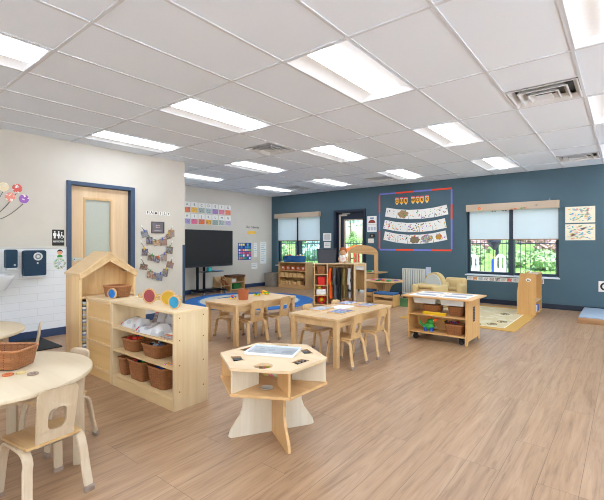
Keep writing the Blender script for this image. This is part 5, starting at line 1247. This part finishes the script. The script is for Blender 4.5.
def stool(x, y, rz, w_, label):
    t = thing('storage_stool', label, 'stool', (x, y, .0085), R(rz), 'wooden box stools')
    for s in (-1, 1):
        b = MB(); b.box((s * (w_ / 2 - .009), 0, .115), (.018, .32, .23), .002); b.build('side_panel', HONEY, t)
    b = MB(); b.box((0, 0, .205), (w_ - .037, .30, .05), .002); b.build('seat_box', MAPLEX, t)
    b = MB(); b.box((0, 0, .07), (w_ - .037, .30, .1), .002); b.build('foot_box', MAPLEX, t)
    b = MB(); b.box((0, 0, .252), (w_ - .01, .31, .042), .018, seg=3); b.build('seat_cushion', BLUEC, t)
stool(-3.80, 7.50, 2, .44, 'box stool with blue cushion in front of the round play table')
stool(-4.38, 7.74, 8, .34, 'box stool with blue cushion nearer the locker mirror')
b = MB(); b.prism(rrect(1.05, 1.13, .03, cx=-3.725, cy=8.185), .001, .008); on('area_rug', 'green rug under the round play table', 'rug', b, flat('rug_green', (84, 128, 74), .95, bump=.3, bscale=150))
t = thing('slatted_panel', 'white slatted panel standing against the blue wall', 'panel', (-3.86, 8.99, 0))
b = MB(); b.prism(rrect(.56, .60, .01, cy=.39), -.02, .02, 'xz', [rrect(.51, .55, .006, cy=.39)]); b.build('panel_frame', flat('panel_cream', (212, 208, 200), .6), t, smooth=False)
for k in range(9):
    b = MB(); b.box((-.226 + .0565 * k, 0, .39), (.042, .02, .56), .004); b.build('slat', flat('panel_cream', 0), t)
for s in (-1, 1):
    b = MB(); b.box((s * .2, 0, .045), (.05, .2, .09), .01); b.build('foot', DNAVY, t)

# ------------------------------------------------------------------ beige rug, chairs, book stand, riser
t = thing('story_rug', 'beige rug with swirls and a golden border near the second window', 'rug', (-2.12, 7.6, 0))
b = MB(); b.prism(rrect(1.78, 2.4, .02), .0008, .008, holes=[rrect(1.42, 2.04, .01)]); b.build('rug_border', flat('rug_gold', (196, 150, 72), .95, bump=.3, bscale=150), t)
b = MB(); b.prism(rrect(1.418, 2.038, .01), .0008, .008); b.build('rug_field', spotted('rug_beige', (200, 182, 142), 5, .38, .1, (208, 194, 158), .95, 2, .95), t)
b = MB(); b.prism(rrect(1.43, 2.05, .012), .0079, .0085, holes=[rrect(1.40, 2.02, .01)]); b.build('rug_outline', flat('rug_cream', (232, 222, 196), .95), t)
for x, y in ((.5, -.8), (.3, -.95), (-.4, -.85), (.58, -.5), (-.1, .1), (.45, .3)):
    b = MB(); b.tube([(x + (.015 + .075 * s) * math.cos(11 * s), y + (.015 + .075 * s) * math.sin(11 * s), .0085) for s in [k / 40 for k in range(41)]], .006, 6); b.build('swirl_line', flat('rug_brown', (110, 92, 60), .95), t)
def soft_chair(x, y, rz, w_, d_, label, oval):
    t = thing('toddler_sofa', label, 'armchair', (x, y, .0085), R(rz))
    b = MB(); b.box((0, 0, .15), (w_, d_, .29), .05, seg=4); b.build('seat_base', SAND, t)
    for s in (-1, 1):
        b = MB(); b.box((s * (w_ / 2 - .055), -.01, .29), (.11, d_ - .02, .32), .05, seg=4); b.build('armrest', SAND, t)
    b = MB()
    if oval: b.prism([((w_ / 2 - .06) * math.cos(a), .36 + .32 * math.sin(a) ** .8) for a in [PI * k / 20 for k in range(21)]], d_ / 2 - .12, d_ / 2, 'xz')
    else: b.box((0, d_ / 2 - .05, .38), (w_, .1, .34), .045, seg=4)
    b.build('backrest', SAND, t)
    b = MB()
    if oval: b.prism([((w_ / 2 - .1) * math.cos(a), .36 + .28 * math.sin(a) ** .8) for a in [PI * k / 20 for k in range(21)]], d_ / 2 - .16, d_ / 2 - .121, 'xz')
    else: b.box((0, d_ / 2 - .12, .38), (w_ - .2, .04, .26), .018, seg=3)
    b.build('back_cushion', GREYF if oval else SAND, t)
    for z in ((.33, .41) if oval else (.33,)):
        b = MB(); b.box((0, -.03, z), (w_ - .23, d_ - .22, .07), .03, seg=4); b.build('seat_cushion', SAND, t)
    return t
soft_chair(-3.05, 7.9, -12, .56, .50, 'sand coloured toddler armchair with an oval grey backrest', True)
soft_chair(-2.78, 8.50, 0, .43, .42, 'plain sand coloured toddler sofa next to the oval backed armchair', False)
t = thing('book_stand', 'wooden book stand with a slanted side panel on the rug edge', 'book stand', (-1.365, 8.05, .0088))
pf = [(-.145, 0), (.15, 0), (.15, .735), (-.09, .735), (-.105, .72), (-.148, .4)]
for y in (0, .6):
    b = MB(); b.prism(pf, y - .009, y + .009, 'xz'); b.build('side_panel', HONEY, t, smooth=False)
for x, z, w_ in ((.06, .03, .16), (.06, .24, .16), (.05, .715, .18)):
    b = MB(); b.box((x, .3, z), (w_, .58, .016), .002); b.build('shelf_board', PALE if z > .2 else HONEY, t)
b = MB(); b.box((-.03, .3, .37), (.012, .58, .7)); b.build('center_panel', HONEY, t)
b = MB(); b.prism(circ(.036, 24, .03, .62, 1.15, .8), -.0102, -.009, 'xz'); p = b.build('logo_plate', PAPER, t, smooth=False)
b = MB(); b.prism([(.008, .61), (.018, .634), (.03, .62), (.042, .634), (.052, .61), (.045, .604), (.03, .612), (.015, .604)], -.0108, -.0102, 'xz'); b.build('logo_mark', INK, p, smooth=False)
for k, (y, m_) in enumerate(((.12, RED), (.26, WPLAST), (.42, BLUE))):
    b = MB(); b.box((-1.295, 8.05 + y, .0085 + .038 + .0563), (.11, .09, .11), .004); on('picture_book', '%s small book on the lower board of the book stand' % ('red', 'white', 'blue')[k], 'book', b, m_, 'books on the lower board of the book stand')
t = thing('toy_figure', 'small pale loop toy on top of the book stand', 'toy', (-1.40, 8.3, .732)); b = MB(); b.tube([(.06 * math.cos(a), 0, .008 + .05 * math.sin(a)) for a in [PI * k / 12 for k in range(13)]], .009, 8); b.build('loop_body', WPLAST, t)
t = thing('floor_riser', 'low riser with a wooden front and grey blue top at right', 'riser', (.2, 8.45, 0))
b = MB(); b.span(-.80, .8, -.66, .6, 0, .085, .006); b.build('riser_base', wood('riser_wood', (176, 132, 92), (150, 108, 72), axis=0), t)
b = MB(); b.span(-.79, .79, -.62, .59, .085, .10, .006); b.build('riser_top', flat('riser_grey', (158, 172, 188), .7), t)

# ------------------------------------------------------------------ rolling toy cart
CX0, CX1, CY0, CY1 = -2.285, -1.508, 5.115, 5.68
t = thing('toy_cart', 'rolling maple toy cart with a paper covered top and wicker baskets', 'cart', ((CX0 + CX1) / 2, CY0, 0)); hw = (CX1 - CX0) / 2; dp = CY1 - CY0
CM = wood('cart_maple', (216, 168, 108), (200, 148, 90), axis=2)
for s in (-1, 1):
    b = MB(); ho = rrect(.03, .15, .012, cx=dp * .5, cy=.36)
    b.prism([(.0, .004), (.05, .004), (.07, .05), (dp - .07, .05), (dp - .05, .004), (dp, .004), (dp, .562), (0, .562)], s * (hw - .016) - .0085, s * (hw - .016) + .0085, 'yz'); p = b.build('side_panel', CM, t, smooth=False)
    if s == 1:
        b = MB(); b.prism(rrect(.085, .19, .008, cx=.30, cy=.365), hw - .0075, hw - .0062, 'yz'); q = b.build('side_label', flat('label_dark', (52, 50, 60), .6), t, smooth=False)
        b = MB()
        for k in range(5): b.span(hw - .0062, hw - .0052, .28 + .006 * (k % 2), .32 - .008 * (k % 3), .292 + .035 * k, .298 + .035 * k)
        b.build('label_lines', LG, q, smooth=False)
b = MB(); b.box((0, dp / 2, .5725), (2 * hw + .13, dp + .13, .02), .006); b.build('top_panel', wood('cart_top', (212, 164, 108), (198, 148, 92), axis=0), t)
for z in (.105, .335):
    b = MB(); b.box((0, dp / 2, z), (2 * hw - .05, dp - .01, .018), .002); b.build('shelf_board', CM, t)
b = MB(); b.box((0, dp / 2, .22), (2 * hw - .05, .012, .21)); b.build('center_panel', CM, t)
for x in (-hw + .09, hw - .09):
    for y in (.07, dp - .07):
        b = MB(); b.cyl((x, y - .014, .034), (x, y + .014, .034), .034, n=18); p = b.build('caster', BLACK, t)
        b = MB(); b.box((x, y, .078), (.05, .05, .034), .006); b.build('caster_fork', BLACKM, p)
for k in range(4):
    x, y = (CX0 + CX1) / 2 + (-.19 if k % 2 == 0 else .19), CY0 + (.13 if k < 2 else .41)
    t = thing('laminated_sheet', 'grey printed sheet on the toy cart top, %s' % ('front left', 'front right', 'rear left', 'rear right')[k], 'paper', (x, y, .5832), R(2), 'printed sheets on the toy cart top')
    b = MB(); b.box((0, 0, .0006), (.36, .25, .0012)); b.build('sheet', PAPER, t, smooth=False)
    b = MB(); b.box((0, .03, .0015), (.28, .12, .0006)); b.build('print_block', flat('print_slate', (150, 152, 166), .5), t, smooth=False)
for x, lab in ((-2.078, 'white bin hanging under the toy cart top, left one'), (-1.715, 'white bin hanging under the toy cart top, right one')):
    t = thing('hanging_bin', lab, 'bin', (x, CY0 + .17, .48), 0, 'white bins under the cart top')
    b = MB(); b.rings([[(xx, yy, z) for xx, yy in rrect(w_, w_ - .06, .02)] for w_, z in ((.28, 0), (.315, .075), (.333, .08), (.333, .0815), (.30, .0815), (.27, .006))]); b.build('bin_body', WPLAST, t)
make_basket(.23, .2, .11, 'brown wicker basket under the white bins, left side of the cart', (-2.0, CY0 + .18, .3445), 0)
make_basket(.20, .2, .11, 'brown wicker basket under the white bins, right side of the cart', (-1.69, CY0 + .2, .3445), 0)
t = thing('toy_tray', 'bright yellow tray on the middle board of the cart', 'tray', (-1.935, CY0 + .045, .3445))
b = MB(); b.rings([[(x, y, z) for x, y in rrect(w_, w_ - .23, .015)] for w_, z in ((.285, 0), (.31, .03), (.30, .03), (.275, .006))]); b.build('tray_body', YELL, t)
make_basket(.235, .19, .125, 'brown wicker basket on the bottom board of the cart', (-1.69, CY0 + .13, .1145), 0, .78)
toy_heap(9, (-1.75, CY0 + .13), .1, .05, .253, 'bright toy piece in the bottom basket of the cart', 'toys in the bottom cart basket', [RED, BLUE, BLACK, RED, YELL], .024)
t = thing('toy_animal', 'green toy animal with orange top and blue feet on the bottom cart board', 'toy', (-2.03, CY0 + .12, .1145), R(10))
b = MB(); b.ball((0, 0, .06), (.07, .05, .055), 14); b.ball((.02, -.01, .125), (.045, .04, .04), 12); b.tube([(-.06, 0, .05), (-.11, 0, .09), (-.13, 0, .14)], lambda q: .022 - .016 * q, 8); b.build('animal_body', GREEN, t)
b = MB(); b.prism([(.02, .14), (.1, .175), (.12, .16), (.06, .12)], -.012, .012, 'xz'); b.prism([(-.02, .15), (.0, .2), (.03, .16)], -.01, .01, 'xz'); b.build('animal_crest', ORANGE, t, smooth=False)
for x in (-.045, .035):
    for y in (-.035, .035):
        b = MB(); b.cyl((x, y, 0), (x, y, .05), .018, n=12); b.build('animal_foot', BLUE, t)
b = MB(); b.ball((.055, -.025, .14), .008, 8); b.ball((.05, .02, .14), .008, 8); b.build('eyes', WHITE, t)
toy_heap(6, (-2.06, CY0 + .25), .08, .04, .14, 'loose bright toy behind the green toy animal', 'loose toys behind the green toy animal', [RED, WPLAST, BLUE, GREEN], .03)

# ------------------------------------------------------------------ outside
def ground_mat(name, a, c, sc):
    m, nt, bs = new_mat(name); tc = nt.nodes.new('ShaderNodeTexCoord'); n = nt.nodes.new('ShaderNodeTexNoise'); n.inputs['Scale'].default_value = sc; n.inputs['Detail'].default_value = 8
    nt.links.new(tc.outputs['Object'], n.inputs['Vector']); rp = nt.nodes.new('ShaderNodeValToRGB'); rp.color_ramp.elements[0].position = .35; rp.color_ramp.elements[0].color = rgb(*a); rp.color_ramp.elements[1].position = .65; rp.color_ramp.elements[1].color = rgb(*c)
    nt.links.new(n.outputs['Fac'], rp.inputs['Fac']); nt.links.new(rp.outputs['Color'], bs.inputs['Base Color']); bs.inputs['Roughness'].default_value = .9
    return m
b = MB(); b.span(-60, 40, YB + .2, 14.2, -.3, -.02);  struct(b.build('ground_patio', ground_mat('concrete', (196, 192, 186), (212, 208, 202), 4), smooth=False), 'pale concrete patio outside', 'ground')
b = MB(); b.span(XR + .2, 40, -40, YB + .2, -.3, -.02); b.span(-60, XR + .2, -40, YF - .2, -.3, -.02); struct(b.build('ground_bounce', ground_mat('terrace', (226, 229, 234), (236, 238, 242), 4), smooth=False), 'unseen white terrace added to bounce daylight onto the ceiling', 'ground')  # added ground, near white so it reflects sun up through the added windows
GRASS = ground_mat('lawn', (104, 150, 70), (140, 178, 92), 1.2)
b = MB(); n = 24
prof = [(14.2, -.05), (16, .05), (19, .5), (23, 1.15), (28, 1.6), (34, 1.8), (60, 1.9)]
b.rings([[(-70 + 120 * k / n, y, z + .08 * math.sin(k * 1.3 + y)) for k in range(n + 1)] + [(50 - 120 * k / n, y, -1) for k in range(n + 1)] for y, z in prof]); struct(b.build('ground_lawn', GRASS), 'green lawn rising behind the fence', 'ground')
def leaf_mat(name, a, c):
    m, nt, bs = new_mat(name); oi = nt.nodes.new('ShaderNodeTexCoord'); n = nt.nodes.new('ShaderNodeTexNoise'); n.inputs['Scale'].default_value = 9
    nt.links.new(oi.outputs['Object'], n.inputs['Vector']); mx = nt.nodes.new('ShaderNodeMix'); mx.data_type = 'RGBA'; mx.inputs['A'].default_value = rgb(*a); mx.inputs['B'].default_value = rgb(*c)
    nt.links.new(n.outputs['Fac'], mx.inputs['Factor']); nt.links.new(mx.outputs['Result'], bs.inputs['Base Color']); bs.inputs['Roughness'].default_value = .7
    return m
LEAF = leaf_mat('leaf_green', (110, 150, 92), (186, 210, 150)); LEAFP = leaf_mat('leaf_pink', (190, 130, 136), (228, 190, 190)); LEAFD = leaf_mat('leaf_blue_green', (140, 174, 170), (190, 216, 210)); BARK = flat('bark', (96, 78, 62), .9)
def leafy(b, c, r, n, sz, rr):
    for k in range(n):
        u, v = rr.uniform(-1, 1), rr.uniform(0, 2 * PI); q = rr.uniform(.55, 1) ; s = math.sqrt(1 - u * u)
        p = Vector((c[0] + r[0] * q * s * math.cos(v), c[1] + r[1] * q * s * math.sin(v), c[2] + r[2] * q * u))
        a = Vector((rr.uniform(-1, 1), rr.uniform(-1, 1), rr.uniform(-1, 1))).normalized(); d = a.orthogonal().normalized()
        b.face([b._v(p + a * sz), b._v(p + d * sz * .6), b._v(p - a * sz), b._v(p - d * sz * .6)])
def bush(x, y, z, r, label, m_, n=260, name='bush', group='bushes on the lawn'):
    rr = random.Random(int(x * 31 + y)); t = thing(name, label, 'bush', (x, y, z), 0, group)
    b = MB(); leafy(b, (0, 0, r * .7), (r, r, r * .75), n, r * .17, rr); b.ball((0, 0, r * .6), (r * .7, r * .7, r * .5), 10); b.build('foliage', m_, t, smooth=False)
    b = MB(); b.cyl((0, 0, -.1), (0, 0, r * .4), r * .06, n=8); b.build('stem', BARK, t)
def tree(x, y, z, h, r, label, m_, n=900, cone=False):
    rr = random.Random(int(x * 17 + y)); t = thing('tree', label, 'tree', (x, y, z), 0, 'trees beyond the fence')
    b = MB()
    if cone:
        for k in range(9):
            f = k / 9; leafy(b, (0, 0, h * (.2 + .75 * f)), (r * (1 - f) + .1, r * (1 - f) + .1, h * .09), int(n / 9), r * .14, rr)
    else:
        for k in range(7):
            a = rr.uniform(0, 6); leafy(b, (r * .5 * math.cos(a), r * .5 * math.sin(a), h * rr.uniform(.5, .85)), (r * .6, r * .6, h * .2), int(n / 7), r * .1, rr)
    b.build('crown', m_, t, smooth=False)
    b = MB(); b.tube([(0, 0, -.2), (.05, 0, h * .3), (0, .05, h * .7)], lambda q: h * .03 * (1 - .6 * q), 8); b.build('trunk', BARK, t)
def lawn_z(y):
    for (y0, z0), (y1, z1) in zip(prof, prof[1:]):
        if y0 <= y <= y1: return z0 + (z1 - z0) * (y - y0) / (y1 - y0)
    return 0
for x, y, r, m_, lab in ((-5.9, 21, .95, LEAFP, 'pink bush on the slope seen at the upper left of the second window'), (-4.1, 24, 1.0, LEAFP, 'pink bush on the slope seen in the right pane of the second window'), (-2.7, 21.5, .8, LEAFP, 'small pink bush seen near the right edge of the second window'), (-3.4, 18, .5, LEAF, 'low green bush in the middle of the slope behind the second window'), (-2.4, 17.5, .55, LEAF, 'low green bush at the right of the slope behind the second window'), (-5.2, 18.5, .55, LEAF, 'low green bush at the left of the slope behind the second window')):
    bush(x, y, lawn_z(y), r, lab, m_)
for x, y, r, m_, lab in ((-15.9, 17.5, .8, LEAF, 'green bush behind the first window, left one'), (-13.7, 18.2, .85, LEAFD, 'blue green bush behind the first window, middle one'), (-11.7, 17.5, .75, LEAFP, 'pink bush behind the first window, right one')):
    bush(x, y, lawn_z(y), r, lab, m_)
tree(-13.5, 22, lawn_z(22), 1.15, .42, 'small cone shaped tree seen through the outside door glass', LEAF, 900, True)
tree(-23, 37, 1.7, 3.4, 2.0, 'broad pale tree seen through the outside door glass', LEAFD, 70)
tree(-17.5, 38, 1.7, 4.2, 2.2, 'second broad pale tree right of the door glass tree', LEAFD, 70)
tree(-29, 32, 1.6, 6.5, 3.4, 'broad green tree far behind the first window', LEAF, 1200)
tree(-21, 26, 1.4, 4.6, 2.2, 'broad green tree nearer behind the first window', LEAF, 1000)
tree(-10.5, 33, 1.8, 5.5, 3, 'broad green tree far up the slope behind the second window', LEAF, 1000)
tree(-3.6, 35, 1.8, 6, 3.2, 'broad green tree on the hilltop behind the second window', LEAFD, 1000)
FENCE = flat('fence_black', (46, 56, 70), .5, .3)
def fence(x0, x1, y, label):
    t = thing('fence_panel', label, 'fence', ((x0 + x1) / 2, y, -.02), 0, 'dark picket fence panels'); hw = (x1 - x0) / 2
    b = MB(); n = int((x1 - x0) / .125)
    for k in range(1, n): b.box((-hw + 2 * hw * k / n, 0, .74), (.016, .016, 1.36))
    b.build('pickets', FENCE, t, smooth=False)
    for z in (.12, 1.3):
        b = MB(); b.box((0, 0, z), (2 * hw - .09, .03, .03)); b.build('rail', FENCE, t, smooth=False)
    b = MB(); b.box((-hw, 0, .76), (.055, .055, 1.52)); b.build('post', FENCE, t, smooth=False)
FN = ['first', 'second', 'third', 'fourth', 'fifth', 'sixth', 'seventh', 'eighth']
for k in range(8):
    x = -1.1 - 2.1 * k; fence(x - 2.1, x, 14.05, 'dark picket fence panel outside, %s from the right' % FN[k])
# playground pieces seen through second window
def play_panel(x, y, rz, label, side):
    t = thing('playground_board', label, 'playground panel', (x, y, -.02), R(rz))
    b = MB(); o = [(-.15, 0), (.15, 0), (.15, .78)] + [(.15 * math.cos(a), .78 + .22 * math.sin(a)) for a in [PI * k / 14 for k in range(1, 14)]] + [(-.15, .78)]
    b.prism(o, -.03, .03, 'xz', [rrect(.055, .32, .025, cx=-.055, cy=.74), rrect(.055, .32, .025, cx=.06, cy=.74)]); b.build('white_panel', flat('play_white', (236, 240, 242), .4), t, smooth=False)
    b = MB(); b.cyl((-.2, 0, 0), (-.2, 0, .85), .035, n=14); b.build('blue_post', BLUE, t)
    b = MB(); b.tube([(-.09, -.034, .36), (0, -.036, .43), (.09, -.034, .36)], .014, 8); b.build('mouth_mark', DNAVY, t)
    if side:
        b = MB(); b.span(-.155, -.09, -.036, .036, 0, .7, .01); b.build('orange_edge', ORANGE, t)
play_panel(-2.80, 12.6, 8, 'white playground panel with two slots and a blue post outside', False)
play_panel(-3.46, 12.3, 20, 'white and orange playground panel at the left edge of the second window', True)
t = thing('picnic_table', 'low round picnic table outside between the playground panels', 'table', (-3.15, 12.0, -.02))
b = MB(); b.lathe([(.24, .47), (.25, .48), (.25, .5), (.24, .51)], n=32); b.build('tabletop', flat('picnic_tan', (176, 160, 150), .6), t)
b = MB(); b.cyl((0, 0, 0), (0, 0, .47), .03, n=12); b.cyl((0, 0, 0), (0, 0, .02), .15, n=20); b.build('pedestal', DNAVY, t)
t = thing('patio_umbrella', 'dark closed patio canopy hanging on a pole outside', 'umbrella', (-3.05, 12.95, -.02))
b = MB(); b.cyl((.0, .25, 0), (0, .25, 1.65), .022, n=10); b.tube([(0, .25, 1.6), (0, .1, 1.66), (0, 0, 1.62)], .02, 8); b.build('pole', FENCE, t)
b = MB(); b.lathe([(.02, 1.10), (.07, 1.16), (.13, 1.22), (.2, 1.34), (.19, 1.42), (.05, 1.6)], n=12); b.build('canopy', DNAVY, t)
# slide seen through door glass
t = thing('playground_slide', 'white and orange slide outside seen through the door glass', 'slide', (-8.1, 13.2, -.02), R(10))
b = MB(); b.strip([(-.9, 0, .35), (-.5, 0, .72), (-.1, 0, 1.0), (.2, 0, 1.12), (.6, 0, 1.12)], .5, .04); b.build('slide_chute', flat('play_white', 0), t)
for y in (-.27, .27):
    b = MB(); b.strip([(-.9, y, .42), (-.5, y, .79), (-.1, y, 1.08), (.2, y, 1.2), (.6, y, 1.2)], .03, .1); b.build('side_rail', ORANGE, t)
for x in (.15, .55):
    for y in (-.2, .2):
        b = MB(); b.cyl((x, y, 0), (x, y, 1.1), .03, n=10); b.build('support_post', RED if x < .3 else BLUE, t)

# ------------------------------------------------------------------ camera, world, sun
cam = bpy.data.cameras.new('camera'); co = bpy.data.objects.new('camera', cam); COL.objects.link(co)
cam.sensor_width = 36; cam.sensor_fit = 'HORIZONTAL'; cam.lens = 36 * 403.5 / 604; cam.shift_y = -6 / 604; cam.clip_end = 300; cam.clip_start = .05
co.location = (0, 0, 1.263); co.rotation_euler = (R(90), 0, R(38.71)); scn.camera = co
w = bpy.data.worlds.new('sky'); scn.world = w; w.use_nodes = True
nt = w.node_tree; bg = nt.nodes['Background']; sk = nt.nodes.new('ShaderNodeTexSky'); sk.sky_type = 'NISHITA'; sk.sun_disc = False
sk.sun_elevation = R(62); sk.sun_rotation = R(150); sk.air_density = 1.2; sk.dust_density = 2.0
nt.links.new(sk.outputs['Color'], bg.inputs['Color']); bg.inputs['Strength'].default_value = 1.0
sl = bpy.data.lights.new('sun', 'SUN'); sl.energy = 20; sl.angle = R(1.5); sl.color = (1, .96, .9)
so = bpy.data.objects.new('sun', sl); COL.objects.link(so); so.rotation_euler = (R(28), 0, R(40)); so.location = (0, -20, 30)
scn.view_settings.view_transform = 'Standard'; scn.view_settings.look = 'None'; scn.view_settings.gamma = 1; scn.view_settings.use_curve_mapping = False
scn.view_settings.exposure = -0.01
scn.cycles.use_denoising = True; scn.cycles.filter_width = 1.0
scn.cycles.max_bounces = 8; scn.cycles.diffuse_bounces = 5; scn.cycles.transparent_max_bounces = 12; scn.cycles.sample_clamp_indirect = 8
